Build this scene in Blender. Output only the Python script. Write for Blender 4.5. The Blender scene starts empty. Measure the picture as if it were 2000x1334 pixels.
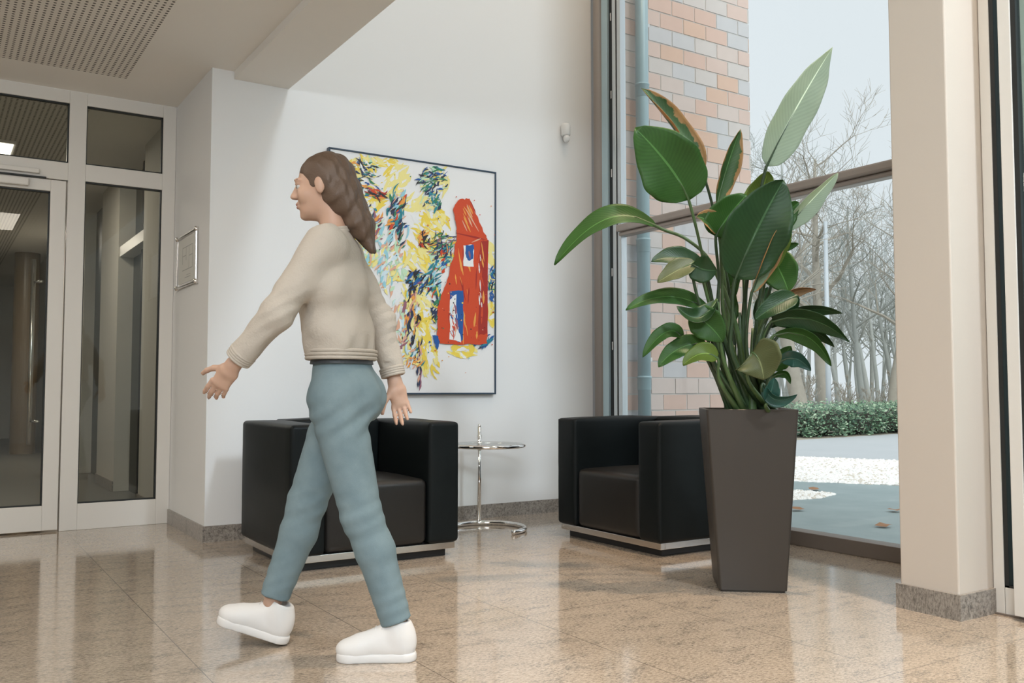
import bpy, bmesh, math, random
import numpy as np
from mathutils import Vector, Matrix

scene = bpy.context.scene
col = scene.collection
PI = math.pi

# ------------------------------------------------------------------ camera
CAM_H, FOC, YAW, PITCH = 0.9, 1778.4, 0.56957, 0.053415
cam_data = bpy.data.cameras.new('camera')
cam_data.sensor_width = 36.0
cam_data.lens = FOC / 2000.0 * 36.0
cam_data.clip_start = 0.05
cam_data.clip_end = 400
cam = bpy.data.objects.new('camera', cam_data)
col.objects.link(cam)
cam.location = (0, 0, CAM_H)
cam.rotation_euler = (PI / 2 + PITCH, 0, -YAW)
scene.camera = cam

# ------------------------------------------------------------------ sky, exposure
world = bpy.data.worlds.new('overcast_sky')
scene.world = world
world.use_nodes = True
bg = world.node_tree.nodes['Background']
bg.inputs['Color'].default_value = (0.88, 0.945, 1.0, 1)
bg.inputs['Strength'].default_value = 0.92
scene.view_settings.view_transform = 'Standard'
scene.view_settings.look = 'None'
scene.view_settings.exposure = 0.0
scene.view_settings.gamma = 1.0
scene.view_settings.use_curve_mapping = False


def area(name, loc, size, power, color, rot=(0, 0, 0), size_y=None):
    d = bpy.data.lights.new(name, 'AREA')
    d.energy = power
    d.color = color
    d.size = size
    if size_y:
        d.shape = 'RECTANGLE'
        d.size_y = size_y
    o = bpy.data.objects.new(name, d)
    o.location = loc
    o.rotation_euler = rot
    col.objects.link(o)
    return o


WARM = (1.0, 0.76, 0.54)
SOFT = (1.0, 0.90, 0.78)
COOL = (0.80, 0.905, 1.0)
# added cool fill lights in place of daylight, warm downlights by the window, lamps under the low ceiling, corridor lamps
area('cool_fill', (2.6, -3.0, 5.6), 0.5, 168, COOL, (math.radians(60), 0, 0), 0.8)  # added fill; imitates daylight falling on the painting wall
area('cool_fill', (-1.1, -1.4, 2.80), 2.2, 290, COOL, (math.radians(28), 0, math.radians(-28)), 1.2)  # added fill under the low ceiling, as if from windows behind the viewpoint
def spot(name, loc, aim, angle, power, color, blend=0.7, r=0.08):
    d = bpy.data.lights.new(name, 'SPOT')
    d.energy = power
    d.color = color
    d.spot_size = math.radians(angle)
    d.spot_blend = blend
    d.shadow_soft_size = r
    o = bpy.data.objects.new(name, d)
    o.location = loc
    o.rotation_euler = (Vector(aim) - Vector(loc)).to_track_quat('-Z', 'Y').to_euler()
    col.objects.link(o)
    return o


spot('hall_spot', (3.32, 1.72, 5.9), (3.0, 2.5, 0), 46, 860, WARM)
spot('hall_spot', (2.3, 1.2, 5.9), (1.9, 3.0, 0), 40, 170, WARM)
spot('hall_spot', (2.6, -2.4, 5.75), (3.1, 5.565, 0.1), 34, 520, COOL, 0.9, 0.4)  # added cool spot that brightens the lower painting wall
area('window_downlight', (3.7, 3.9, 5.9), 0.4, 24, WARM)
area('gallery_lamp', (0.2, 1.2, 2.83), 1.2, 40, SOFT)
area('gallery_lamp', (-1.4, 4.2, 2.83), 1.0, 46, SOFT)
area('corridor_lamp', (0.40, 8.35, 2.815), 0.25, 20, SOFT, size_y=0.6)
area('corridor_lamp', (0.40, 12.6, 2.835), 0.6, 34, SOFT)
sun_d = bpy.data.lights.new('veiled_sun', 'SUN')
sun_d.energy = 3.0
sun_d.angle = math.radians(70)
sun_d.color = (1.0, 0.98, 0.95)
sun = bpy.data.objects.new('veiled_sun', sun_d)
sun.rotation_euler = (math.radians(40), 0, math.radians(-20))
col.objects.link(sun)

# ------------------------------------------------------------------ helpers
cF = Vector((math.sin(YAW) * math.cos(PITCH), math.cos(YAW) * math.cos(PITCH), math.sin(PITCH)))
cR = Vector((math.cos(YAW), -math.sin(YAW), 0))
cU = cR.cross(cF)


def P(px, py, D):
    """measured photo point at distance D in front of the viewpoint -> world"""
    return Vector((0, 0, CAM_H)) + (cF + cR * ((px - 1000) / FOC) + cU * (-(py - 667) / FOC)) * D


def atY(px, py, Y):
    d = P(px, py, 1) - Vector((0, 0, CAM_H))
    return Vector((0, 0, CAM_H)) + d * (Y / d.y)


def tag(o, label=None, cat=None, group=None, kind=None):
    if label:
        o['label'] = label
    if cat:
        o['category'] = cat
    if group:
        o['group'] = group
    if kind:
        o['kind'] = kind
    return o


def empty(name, loc=(0, 0, 0), rz=0.0):
    o = bpy.data.objects.new(name, None)
    o.location = loc
    o.rotation_euler = (0, 0, rz)
    o.empty_display_size = 0.1
    col.objects.link(o)
    return o


class MB:
    def __init__(self):
        self.v, self.f, self.m, self.uv = [], [], [], {}

    def add(self, vs, fs, mi=0):
        b = len(self.v)
        self.v += [tuple(x) for x in vs]
        for f in fs:
            self.f.append(tuple(i + b for i in f))
            self.m.append(mi)
        return b

    def box(self, x0, x1, y0, y1, z0, z1, mi=0):
        vs = [(x, y, z) for z in (z0, z1) for y in (y0, y1) for x in (x0, x1)]
        self.add(vs, [(0, 2, 3, 1), (4, 5, 7, 6), (0, 1, 5, 4), (2, 6, 7, 3), (0, 4, 6, 2), (1, 3, 7, 5)], mi)
        return self

    def tube(self, pts, r, n=10, mi=0, caps=True, closed=False):
        pts = [Vector(p) for p in pts]
        k = len(pts)
        rs = r if isinstance(r, (list, tuple)) else [r] * k
        ref = None
        rings = []
        for i in range(k):
            a = pts[(i - 1) % k] if (i > 0 or closed) else pts[i]
            b = pts[(i + 1) % k] if (i < k - 1 or closed) else pts[i]
            t = (b - a)
            if t.length < 1e-9:
                t = Vector((0, 0, 1))
            t.normalize()
            if ref is None:
                ref = t.orthogonal().normalized()
            ref = (ref - t * ref.dot(t))
            if ref.length < 1e-6:
                ref = t.orthogonal()
            ref.normalize()
            bi = t.cross(ref)
            rings.append([pts[i] + (ref * math.cos(2 * PI * j / n) + bi * math.sin(2 * PI * j / n)) * rs[i] for j in range(n)])
        vs = [p for ring in rings for p in ring]
        fs = []
        for i in range(k if closed else k - 1):
            i2 = (i + 1) % k
            for j in range(n):
                j2 = (j + 1) % n
                fs.append((i * n + j, i * n + j2, i2 * n + j2, i2 * n + j))
        if caps and not closed:
            fs.append(tuple(range(n - 1, -1, -1)))
            fs.append(tuple((k - 1) * n + j for j in range(n)))
        self.add(vs, fs, mi)
        return self

    def lathe(self, prof, c=(0, 0, 0), n=32, mi=0):
        vs = [(c[0] + r * math.cos(2 * PI * j / n), c[1] + r * math.sin(2 * PI * j / n), c[2] + z) for r, z in prof for j in range(n)]
        fs = []
        for i in range(len(prof) - 1):
            for j in range(n):
                j2 = (j + 1) % n
                fs.append((i * n + j, i * n + j2, (i + 1) * n + j2, (i + 1) * n + j))
        fs.append(tuple(range(n - 1, -1, -1)))
        fs.append(tuple((len(prof) - 1) * n + j for j in range(n)))
        self.add(vs, fs, mi)
        return self

    def build(self, name, mats, parent=None, smooth=False, bevel=0.0, seg=2):
        me = bpy.data.meshes.new(name)
        me.from_pydata(self.v, [], self.f)
        if not isinstance(mats, (list, tuple)):
            mats = [mats]
        for mt in mats:
            me.materials.append(mt)
        me.polygons.foreach_set('material_index', self.m)
        if smooth:
            me.polygons.foreach_set('use_smooth', [True] * len(self.f))
        me.update()
        o = bpy.data.objects.new(name, me)
        col.objects.link(o)
        if parent:
            o.parent = parent
        if bevel:
            b = o.modifiers.new('bevel', 'BEVEL')
            b.width = bevel
            b.segments = seg
            b.limit_method = 'ANGLE'
        return o


def boxobj(name, x0, x1, y0, y1, z0, z1, mt, parent=None, bevel=0.0):
    return MB().box(x0, x1, y0, y1, z0, z1).build(name, mt, parent, bevel=bevel)


def struct(o):
    o['kind'] = 'structure'
    return o


# ------------------------------------------------------------------ materials
def mat(name, color, rough=0.5, metal=0.0, spec=0.5):
    m = bpy.data.materials.new(name)
    m.use_nodes = True
    p = m.node_tree.nodes['Principled BSDF']
    p.inputs['Base Color'].default_value = (*color, 1)
    p.inputs['Roughness'].default_value = rough
    p.inputs['Metallic'].default_value = metal
    p.inputs['Specular IOR Level'].default_value = spec
    return m


def nt(m):
    return m.node_tree.nodes, m.node_tree.links, m.node_tree.nodes['Principled BSDF']


def noise(m, scale, detail=4, rough=0.6, vec=None, coord='Object'):
    N, L, _ = nt(m)
    n = N.new('ShaderNodeTexNoise')
    n.inputs['Scale'].default_value = scale
    n.inputs['Detail'].default_value = detail
    n.inputs['Roughness'].default_value = rough
    if vec is None:
        tc = N.new('ShaderNodeTexCoord')
        L.new(tc.outputs[coord], n.inputs['Vector'])
    else:
        L.new(vec, n.inputs['Vector'])
    return n.outputs['Fac']


def ramp(m, fac, stops):
    N, L, _ = nt(m)
    r = N.new('ShaderNodeValToRGB')
    el = r.color_ramp.elements
    while len(el) < len(stops):
        el.new(0.5)
    for e, (pos, c) in zip(el, stops):
        e.position = pos
        e.color = (*c, 1)
    L.new(fac, r.inputs['Fac'])
    return r.outputs['Color']


def mixc(m, fac, a, b, blend='MIX'):
    N, L, _ = nt(m)
    x = N.new('ShaderNodeMix')
    x.data_type = 'RGBA'
    x.blend_type = blend
    for sock, val in ((x.inputs[0], fac), (x.inputs[6], a), (x.inputs[7], b)):
        if isinstance(val, (int, float)):
            sock.default_value = val
        elif isinstance(val, tuple):
            sock.default_value = (*val, 1)
        else:
            L.new(val, sock)
    return x.outputs[2]


def math_node(m, op, a, b=None):
    N, L, _ = nt(m)
    x = N.new('ShaderNodeMath')
    x.operation = op
    for i, val in enumerate((a, b)):
        if val is None:
            continue
        if isinstance(val, (int, float)):
            x.inputs[i].default_value = val
        else:
            L.new(val, x.inputs[i])
    return x.outputs[0]


def bump(m, fac, strength, dist=0.01):
    N, L, p = nt(m)
    b = N.new('ShaderNodeBump')
    b.inputs['Strength'].default_value = strength
    b.inputs['Distance'].default_value = dist
    L.new(fac, b.inputs['Height'])
    L.new(b.outputs['Normal'], p.inputs['Normal'])


def plaster(name, c):
    m = mat(name, c, 0.85, spec=0.2)
    bump(m, noise(m, 60, 3), 0.06, 0.004)
    return m


M_WALL = plaster('wall_plaster', (0.80, 0.80, 0.79))
M_CEIL = plaster('ceiling_plaster', (0.82, 0.79, 0.74))
M_PILLAR = plaster('pillar_plaster', (0.65, 0.575, 0.50))
M_FRAME = mat('white_lacquer', (0.74, 0.71, 0.66), 0.35)
M_GASKET = mat('black_gasket', (0.012, 0.014, 0.014), 0.5)
M_ALU = mat('brushed_aluminium', (0.62, 0.66, 0.68), 0.3, 0.9)
M_BRONZE = mat('bronze_aluminium', (0.36, 0.315, 0.285), 0.35, 0.25)
M_SILL = mat('sill_metal', (0.19, 0.155, 0.13), 0.4, 0.2)
M_BLUEALU = mat('pale_blue_lacquer', (0.42, 0.55, 0.60), 0.3, 0.2)
M_CHROME = mat('chrome', (0.86, 0.84, 0.82), 0.06, 1.0)
M_STEEL = mat('satin_steel', (0.70, 0.68, 0.66), 0.22, 1.0)
M_BLACK = mat('black_plastic', (0.01, 0.01, 0.011), 0.4)
M_WHITEP = mat('white_plastic', (0.78, 0.77, 0.75), 0.4)
M_LAMP = bpy.data.materials.new('lamp_glow')
M_LAMP.use_nodes = True
_p = M_LAMP.node_tree.nodes['Principled BSDF']
_p.inputs['Emission Color'].default_value = (1, 0.9, 0.75, 1)
_p.inputs['Emission Strength'].default_value = 6


def glass(name, tint=(1, 1, 1), ior=1.45):
    m = bpy.data.materials.new(name)
    m.use_nodes = True
    N, L = m.node_tree.nodes, m.node_tree.links
    N.remove(N['Principled BSDF'])
    out = N['Material Output']
    t = N.new('ShaderNodeBsdfTransparent')
    t.inputs['Color'].default_value = (*tint, 1)
    g = N.new('ShaderNodeBsdfGlossy')
    g.inputs['Roughness'].default_value = 0.0
    f = N.new('ShaderNodeLayerWeight')
    f.inputs['Blend'].default_value = 0.5
    r0 = ((ior - 1) / (ior + 1)) ** 2
    pw = N.new('ShaderNodeMath')
    pw.operation = 'POWER'
    pw.inputs[1].default_value = 5.0
    L.new(f.outputs['Facing'], pw.inputs[0])
    ma = N.new('ShaderNodeMath')
    ma.operation = 'MULTIPLY_ADD'
    ma.inputs[1].default_value = 1 - r0
    ma.inputs[2].default_value = r0
    L.new(pw.outputs[0], ma.inputs[0])
    x = N.new('ShaderNodeMixShader')
    L.new(ma.outputs[0], x.inputs[0])
    L.new(t.outputs[0], x.inputs[1])
    L.new(g.outputs[0], x.inputs[2])
    L.new(x.outputs[0], out.inputs['Surface'])
    return m


M_GLASS = glass('window_glass', (0.97, 0.985, 0.98))
M_GLASS_DOOR = glass('door_glass', (0.86, 0.875, 0.85), 1.5)
M_GLASS_VEST = glass('vestibule_glass', (0.72, 0.80, 0.78), 1.5)
M_GLASS_TOP = glass('table_glass', (0.93, 0.97, 0.96), 1.5)


def granite(name, joints=True, base=((0.235, 0.19, 0.148), (0.45, 0.37, 0.292), (0.60, 0.505, 0.405)), rough=0.10):
    m = mat(name, (0.4, 0.33, 0.27), rough, spec=1.0)
    N, L, p = nt(m)
    tc = N.new('ShaderNodeTexCoord')
    mp = N.new('ShaderNodeMapping')
    mp.inputs['Rotation'].default_value = (0, 0, 0.5)
    mp.inputs['Scale'].default_value = (1.0, 2.3, 1.0)
    L.new(tc.outputs['Object'], mp.inputs['Vector'])
    a = noise(m, 60, 10, 0.78, mp.outputs[0])
    b = noise(m, 2.2, 5, 0.65, mp.outputs[0])
    c1 = ramp(m, a, [(0.38, base[0]), (0.48, base[1]), (0.58, base[2])])
    c2 = mixc(m, math_node(m, 'MULTIPLY', b, 0.6), c1, (0.82, 0.80, 0.76), 'MULTIPLY')
    s = noise(m, 62, 9, 0.82, mp.outputs[0])
    cl_ = noise(m, 6.5, 5, 0.65, mp.outputs[0])
    sp = ramp(m, math_node(m, 'ADD', s, math_node(m, 'MULTIPLY', cl_, 0.45)), [(0.75, (0, 0, 0)), (0.82, (1, 1, 1))])
    colr = mixc(m, math_node(m, 'MULTIPLY', sp, 0.6), c2, (0.095, 0.085, 0.075))
    if joints:
        p.inputs['Coat Weight'].default_value = 0.22
        p.inputs['Coat Roughness'].default_value = 0.09
        p.inputs['Coat IOR'].default_value = 1.6
        sx = N.new('ShaderNodeSeparateXYZ')
        L.new(tc.outputs['Object'], sx.inputs[0])

        def line(sock, off, per, w):
            u = math_node(m, 'FRACT', math_node(m, 'DIVIDE', math_node(m, 'SUBTRACT', sock, off), per))
            lo = math_node(m, 'LESS_THAN', u, w / per)
            return lo
        j = math_node(m, 'MAXIMUM', line(sx.outputs[0], 0.763 - 6.25, 0.625, 0.0035), line(sx.outputs[1], 3.075 - 12.5, 1.25, 0.0035))
        colr = mixc(m, math_node(m, 'MULTIPLY', j, 0.7), colr, (0.09, 0.075, 0.06))
        # each slab polished slightly differently is not visible; keep one gloss
    L.new(colr, p.inputs['Base Color'])
    return m


M_FLOOR = granite('polished_granite')
M_SKIRT = granite('granite_skirting', False, ((0.10, 0.09, 0.08), (0.30, 0.27, 0.24), (0.42, 0.38, 0.34)), 0.3)


def perforated():
    m = mat('perforated_ceiling', (0.72, 0.68, 0.62), 0.8, spec=0.2)
    N, L, p = nt(m)
    tc = N.new('ShaderNodeTexCoord')
    sx = N.new('ShaderNodeSeparateXYZ')
    L.new(tc.outputs['Object'], sx.inputs[0])

    def cell(sock, per):
        u = math_node(m, 'FRACT', math_node(m, 'DIVIDE', math_node(m, 'ADD', sock, 40.0), per))
        return math_node(m, 'SUBTRACT', u, 0.5)
    a = cell(sx.outputs[0], 0.0335)
    b = cell(sx.outputs[1], 0.0335)
    d = math_node(m, 'ADD', math_node(m, 'MULTIPLY', a, a), math_node(m, 'MULTIPLY', b, b))
    hole = math_node(m, 'LESS_THAN', d, 0.055)
    L.new(mixc(m, hole, (0.74, 0.70, 0.64), (0.12, 0.11, 0.10)), p.inputs['Base Color'])
    return m


M_PERF = perforated()

# ------------------------------------------------------------------ room shell
YW = 5.565     # painting wall
YD = 6.50      # glazed door wall
XR = 1.40      # reveal between them
XW = 4.285     # window wall
ZC = 2.86      # low ceiling
ZT = 6.0       # high ceiling

struct(boxobj('floor', -4.0, 4.40, -4.5, 7.0, -0.08, 0.0, M_FLOOR))
w = MB().box(XR, 4.30, YW, YD + 0.12, 0, ZT)
struct(w.build('wall_back', M_WALL))
struct(boxobj('wall_left', -4.2, -4.0, -4.5, 6.7, 0, ZT, M_WALL))
struct(boxobj('wall_front', -4.2, 4.4, -4.7, -4.5, 0, ZT, M_WALL))
c = MB().box(-4.0, 1.531, -4.5, YD - 0.001, ZC, ZC + 0.12)
struct(c.build('ceiling', M_CEIL))
struct(boxobj('ceiling_upper', -4.0, 4.40, -4.5, YW - 0.001, ZT, ZT + 0.12, M_WALL)).name = 'ceiling_hall'
struct(boxobj('wall_gallery', 1.531, 1.877, -4.5, YW - 0.001, 2.812, ZT, M_CEIL))
# perforated acoustic field of the low ceiling
pf = MB().box(-3.6, 0.995, -3.5, 6.05, ZC - 0.004, ZC - 0.0005)
tag(struct(pf.build('trim_1', M_PERF)))
# skirtings
sk = MB().box(XR - 0.012, XR, YW, YD - 0.001, 0, 0.095)
struct(sk.build('baseboard_left', M_SKIRT))
struct(MB().box(XR - 0.012, XW - 0.12, YW - 0.012, YW, 0, 0.095).build('baseboard_back', M_SKIRT))

# pier on the right with skirting
PX0, PY0, PY1 = 3.425, 2.10, 2.355
struct(boxobj('wall_right', PX0, 4.40, PY0, PY1, 0, ZT, M_PILLAR, bevel=0.006))
s2 = MB().box(PX0 - 0.014, PX0, PY0 - 0.014, PY1 + 0.014, 0, 0.10).box(PX0, 3.665, PY0 - 0.014, PY0, 0, 0.10).box(PX0, XW - 0.1, PY1, PY1 + 0.014, 0, 0.10)
struct(s2.build('baseboard_right', M_SKIRT))

# ------------------------------------------------------------------ big window
win = struct(empty('window_1', (XW, 4.0, 0)))


def wpart(name, mb, mt, bevel=0.0, smooth=False):
    o = mb.build(name, mt, win, smooth=smooth, bevel=bevel)
    o.matrix_parent_inverse = Matrix.Translation((-XW, -4.0, 0))
    return o


post = MB()
post.tube([(XW + 0.075, 5.475, 0.0), (XW + 0.075, 5.475, ZT)], 0.088, 28)
wpart('post', post, M_BRONZE, smooth=True)
wpart('flange', MB().box(XW - 0.02, XW + 0.09, 5.325, 5.395, 0, ZT), M_BLUEALU, 0.004)
wpart('gasket', MB().box(XW + 0.0, XW + 0.07, 5.278, 5.325, 0, ZT).box(XW - 0.003, XW + 0.02, 5.228, 5.24, 0, ZT), M_GASKET)
wpart('casement_frame', MB().box(XW - 0.01, XW + 0.06, 5.24, 5.278, 0, ZT).box(XW - 0.005, XW + 0.05, 5.19, 5.228, 0, ZT), M_ALU, 0.003)
hin = MB()
for z in (0.5, 1.2, 1.75, 2.5, 3.1, 3.7, 4.3):
    hin.box(XW - 0.004, XW + 0.001, 5.292, 5.304, z, z + 0.06)
wpart('clip', hin, M_STEEL)
wpart('transom', MB().box(XW - 0.05, XW + 0.06, PY1, 5.20, 2.065, 2.118).box(XW - 0.025, XW + 0.06, PY1, 5.20, 2.035, 2.065), M_BRONZE, 0.012)
wpart('sill', MB().box(XW - 0.012, XW + 0.10, PY1, 5.40, 0.0, 0.082), M_SILL, 0.004)
wpart('head', MB().box(XW - 0.02, XW + 0.10, PY1, 5.40, ZT - 0.1, ZT), M_SILL)
pane = MB().box(XW + 0.028, XW + 0.034, PY1, 5.20, 0.082, 2.035)
wpart('pane', pane, M_GLASS)
pane = MB().box(XW + 0.028, XW + 0.034, PY1, 5.20, 2.118, ZT - 0.1)
wpart('pane', pane, M_GLASS)

# ------------------------------------------------------------------ vestibule sliding door on the far right
d2 = struct(empty('door_2', (3.66, 1.5, 0)))


def d2part(name, mb, mt, bevel=0.0):
    o = mb.build(name, mt, d2, bevel=bevel)
    o.matrix_parent_inverse = Matrix.Translation((-3.66, -1.5, 0))
    return o


VT = ZT
d2part('fixed_frame', MB().box(3.66, 3.72, 2.052, 2.096, 0, VT).box(3.66, 3.72, 1.99, 2.05, 0.0, 0.11), M_FRAME, 0.003)
d2part('gasket', MB().box(3.664, 3.70, 2.034, 2.052, 0.11, VT).box(3.664, 3.70, 1.93, 2.05, 0.11, 0.118).box(3.655, 3.70, 1.986, 1.992, 0, VT), M_GASKET)
d2part('fixed_glass', MB().box(3.68, 3.69, 1.94, 2.05, 0.118, VT), M_GLASS_VEST)
lf = MB().box(3.60, 3.645, 1.932, 1.982, 0.02, VT).box(3.60, 3.645, -1.0, 1.935, 0.02, 0.115)
d2part('sliding_leaf', lf, M_FRAME, 0.003)
d2part('leaf_gasket', MB().box(3.605, 3.64, 1.912, 1.932, 0.115, VT).box(3.605, 3.64, -1.0, 1.93, 0.115, 0.13), M_GASKET)
d2part('leaf_glass', MB().box(3.618, 3.626, -1.0, 1.915, 0.13, VT), M_GLASS_VEST)
d2part('floor_track', MB().box(3.648, 3.66, -1.0, 2.09, 0.0, 0.006), M_SILL)
d2part('entrance_glass', MB().box(3.62, 3.63, -4.45, -1.02, 0.02, VT), M_GLASS)

# ------------------------------------------------------------------ glazed partition with door on the left
d1 = struct(empty('door_1', (0.3, YD, 0)))


def d1part(name, mb, mt, bevel=0.0, parent=None, smooth=False):
    o = mb.build(name, mt, parent or d1, bevel=bevel, smooth=smooth)
    if parent is None:
        o.matrix_parent_inverse = Matrix.Translation((-0.3, -YD, 0))
    return o


y0, y1 = YD, YD + 0.07
XL = -3.98
fr = MB()
for (a, b, z0, z1) in ((1.313, XR - 0.001, 0, ZC - 0.002), (0.728, 0.832, 0, ZC - 0.002), (0.832, 1.313, 0, 0.168), (0.832, 1.313, 2.272, 2.384),
                       (XL, 0.728, 2.264, 2.38), (XL, 0.728, 2.776, ZC - 0.002), (0.832, 1.313, 2.776, ZC - 0.002), (-0.42, -0.32, 0, 2.27), (XL, -0.42, 0, 0.168)):
    fr.box(a, b, y0, y1, z0, z1)
d1part('frame', fr, M_FRAME, 0.003)
dl = MB()
for (a, b, z0, z1) in ((0.628, 0.718, 0.012, 2.256), (-0.32, -0.22, 0.012, 2.256), (-0.22, 0.628, 0.012, 0.168), (-0.22, 0.628, 2.182, 2.256)):
    dl.box(a, b, y0 - 0.006, y1 - 0.01, z0, z1)
leaf_o = d1part('door_leaf', dl, M_FRAME, 0.003)


def gasket_ring(a, b, z0, z1, yy, t=0.009):
    g = MB()
    g.box(a, a + t * 0.6, yy, yy + 0.03, z0, z1).box(b - t, b, yy, yy + 0.03, z0, z1)
    g.box(a, b, yy, yy + 0.03, z0, z0 + t).box(a, b, yy, yy + 0.03, z1 - t, z1)
    return g


for (a, b, z0, z1) in ((-0.22, 0.628, 0.168, 2.182), (0.832, 1.313, 0.168, 2.272), (0.832, 1.313, 2.384, 2.776), (XL, 0.728, 2.38, 2.776), (XL, -0.42, 0.168, 2.264)):
    d1part('gasket', gasket_ring(a, b, z0, z1, YD + 0.012), M_GASKET)
    d1part('glass', MB().box(a, b, YD + 0.025, YD + 0.031, z0, z1), M_GLASS_DOOR)
clos = MB().box(-0.1, 0.50, YD - 0.05, YD - 0.006, 2.195, 2.245)
d1part('door_closer', clos, M_FRAME, 0.008)
d1part('closer_rail', MB().box(-0.3, 0.56, YD - 0.03, YD - 0.001, 2.285, 2.315), M_FRAME, 0.005)
d1part('closer_arm', MB().box(-0.3, 0.60, YD - 0.02, YD - 0.0062, 2.258, 2.268), M_GASKET)
hd = MB().tube([(0.555, YD + 0.13, 0.55), (0.555, YD + 0.13, 1.75)], 0.014, 14)
d1part('pull_handle', hd.tube([(0.555, YD + 0.13, 0.7), (0.60, YD + 0.05, 0.7)], 0.008, 8).tube([(0.555, YD + 0.13, 1.6), (0.60, YD + 0.05, 1.6)], 0.008, 8), M_STEEL, smooth=True)

# corridor behind the glass
M_CORR = plaster('corridor_plaster', (0.62, 0.59, 0.53))
M_CARPET = mat('corridor_floor', (0.17, 0.165, 0.15), 0.35)
struct(boxobj('floor_corridor', -4.0, 1.6, 7.0, 19.6, -0.08, -0.002, M_CARPET))
cc = MB().box(-4.0, 1.6, YD + 0.075, 19.6, ZC, ZC + 0.1)
struct(cc.build('ceiling_corridor', M_CEIL))
struct(MB().box(-3.8, 0.90, YD + 0.25, 18.5, ZC - 0.004, ZC - 0.0005).build('trim_2', M_PERF))
struct(boxobj('wall_corridor', 1.41, 1.6, YD + 0.125, 7.65, 0, ZC, M_CORR))
struct(boxobj('wall_corridor_middle', 1.41, 1.6, 8.78, 9.75, 0, ZC, M_CORR)).name = 'wall_corridor'
struct(boxobj('wall_corridor_far', 1.41, 1.6, 10.9, 19.6, 0, ZC, M_CORR)).name = 'wall_corridor'
struct(boxobj('wall_corridor_end', -4.0, 1.6, 19.5, 19.7, 0, ZC, M_CORR))
struct(boxobj('wall_corridor_left', -4.2, -4.0, 6.6, 19.7, 0, ZC, M_CORR))
struct(MB().box(1.398, 1.41, YD + 0.09, 7.65, 0, 0.09).box(1.398, 1.41, 8.78, 9.75, 0, 0.09).build('baseboard_corridor', M_SKIRT))
M_DOORDK = mat('dark_door', (0.045, 0.047, 0.045), 0.35)
dd = struct(empty('door_3', (1.5, 8.2, 0)))


def d3(name, mb, mt):
    o = mb.build(name, mt, dd)
    o.matrix_parent_inverse = Matrix.Translation((-1.5, -8.2, 0))


d3('door_panel', MB().box(1.54, 1.60, 7.65, 8.78, 0, 2.10), M_DOORDK)
d3('transom_rail', MB().box(1.42, 1.60, 7.65, 8.78, 2.10, 2.19), M_FRAME)
d3('overlight', MB().box(1.55, 1.60, 7.65, 8.78, 2.19, ZC), M_DOORDK)
d3('mullion', MB().box(1.50, 1.54, 8.17, 8.22, 0, ZC), M_GASKET)
d4 = struct(boxobj('door_4', 1.52, 1.6, 9.75, 10.9, 0, ZC, M_DOORDK))
M_COLUMN = mat('brown_column', (0.20, 0.145, 0.085), 0.35)
cl = MB().lathe([(0.165, 0.0), (0.165, ZC)], (1.15, 14.7, 0), 40)
tag(cl.build('column', M_COLUMN, smooth=False), 'round brown column standing in the corridor behind the glass door', 'column')
dp = boxobj('cabinet', 1.0, 1.40, 11.4, 12.6, 0, 2.2, M_DOORDK, bevel=0.01)
lm = empty('corridor_lamp', (0.40, 8.35, ZC - 0.03))
tag(lm, 'bright rectangular ceiling lamp seen through the glass above the left door', 'lamp')
MB().box(-0.13, 0.13, -0.30, 0.30, 0.0, 0.024).build('housing', M_WHITEP, lm)
MB().box(-0.11, 0.11, -0.28, 0.28, -0.006, 0.0).build('diffuser', M_LAMP, lm)
bpy.data.objects.remove(dp)

# ------------------------------------------------------------------ evacuation plan frame on the reveal
ef = empty('plan_frame', (XR, 6.08, 1.745))
tag(ef, 'silver clip frame with a faint floor plan on the wall beside the glass door', 'picture frame')
hw, hh = 0.255, 0.165
g = MB()
MB().box(-0.008, -0.001, -hw, hw, -hh, hh).build('backing', M_WHITEP, ef)
M_PAPER = mat('plan_paper', (0.66, 0.65, 0.60), 0.5)
MB().box(-0.011, -0.008, -hw + 0.02, hw - 0.02, -hh + 0.02, hh - 0.02).build('paper', M_PAPER, ef)
MB().tube([(-0.012, -hw, -hh), (-0.012, hw, -hh), (-0.012, hw, hh), (-0.012, -hw, hh)], 0.011, 8, closed=True).build('rim', M_STEEL, ef)
for sy in (-1, 1):
    for sz in (-1, 1):
        MB().lathe([(0.013, -0.014), (0.017, 0.0), (0.013, 0.014)], (-0.013, sy * hw, sz * hh), 14).build('corner_clip', M_CHROME, ef, smooth=True)
M_PLANLINE = mat('plan_ink', (0.36, 0.36, 0.34), 0.6)
g = MB()
for (a, b, z0, z1) in ((-0.15, 0.12, 0.085, 0.089), (-0.15, -0.146, -0.06, 0.085), (0.116, 0.12, -0.02, 0.085), (-0.15, 0.12, -0.064, -0.06), (-0.06, -0.056, -0.06, 0.085),
                       (0.02, 0.024, 0.0, 0.085), (-0.15, -0.06, 0.02, 0.024), (0.02, 0.12, 0.03, 0.034), (-0.10, 0.05, -0.115, -0.111), (-0.10, 0.0, -0.10, -0.097)):
    g.box(-0.0116, -0.011, a, b, z0, z1)
g.build('plan_drawing', M_PLANLINE, ef)

# motion sensor on the wall
ms = empty('motion_sensor', (4.03, YW, 2.86))
tag(ms, 'small white motion sensor high on the wall left of the window post', 'sensor')
MB().lathe([(0.028, -0.05), (0.036, -0.04), (0.036, 0.03), (0.028, 0.045), (0.01, 0.05)], (0, -0.03, 0.02), 20).build('housing', M_WHITEP, ms, smooth=True)
MB().lathe([(0.010, -0.035), (0.024, -0.02), (0.026, 0.0), (0.02, 0.014)], (0, -0.04, -0.045), 18).build('lens', M_WHITEP, ms, smooth=True)

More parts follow.
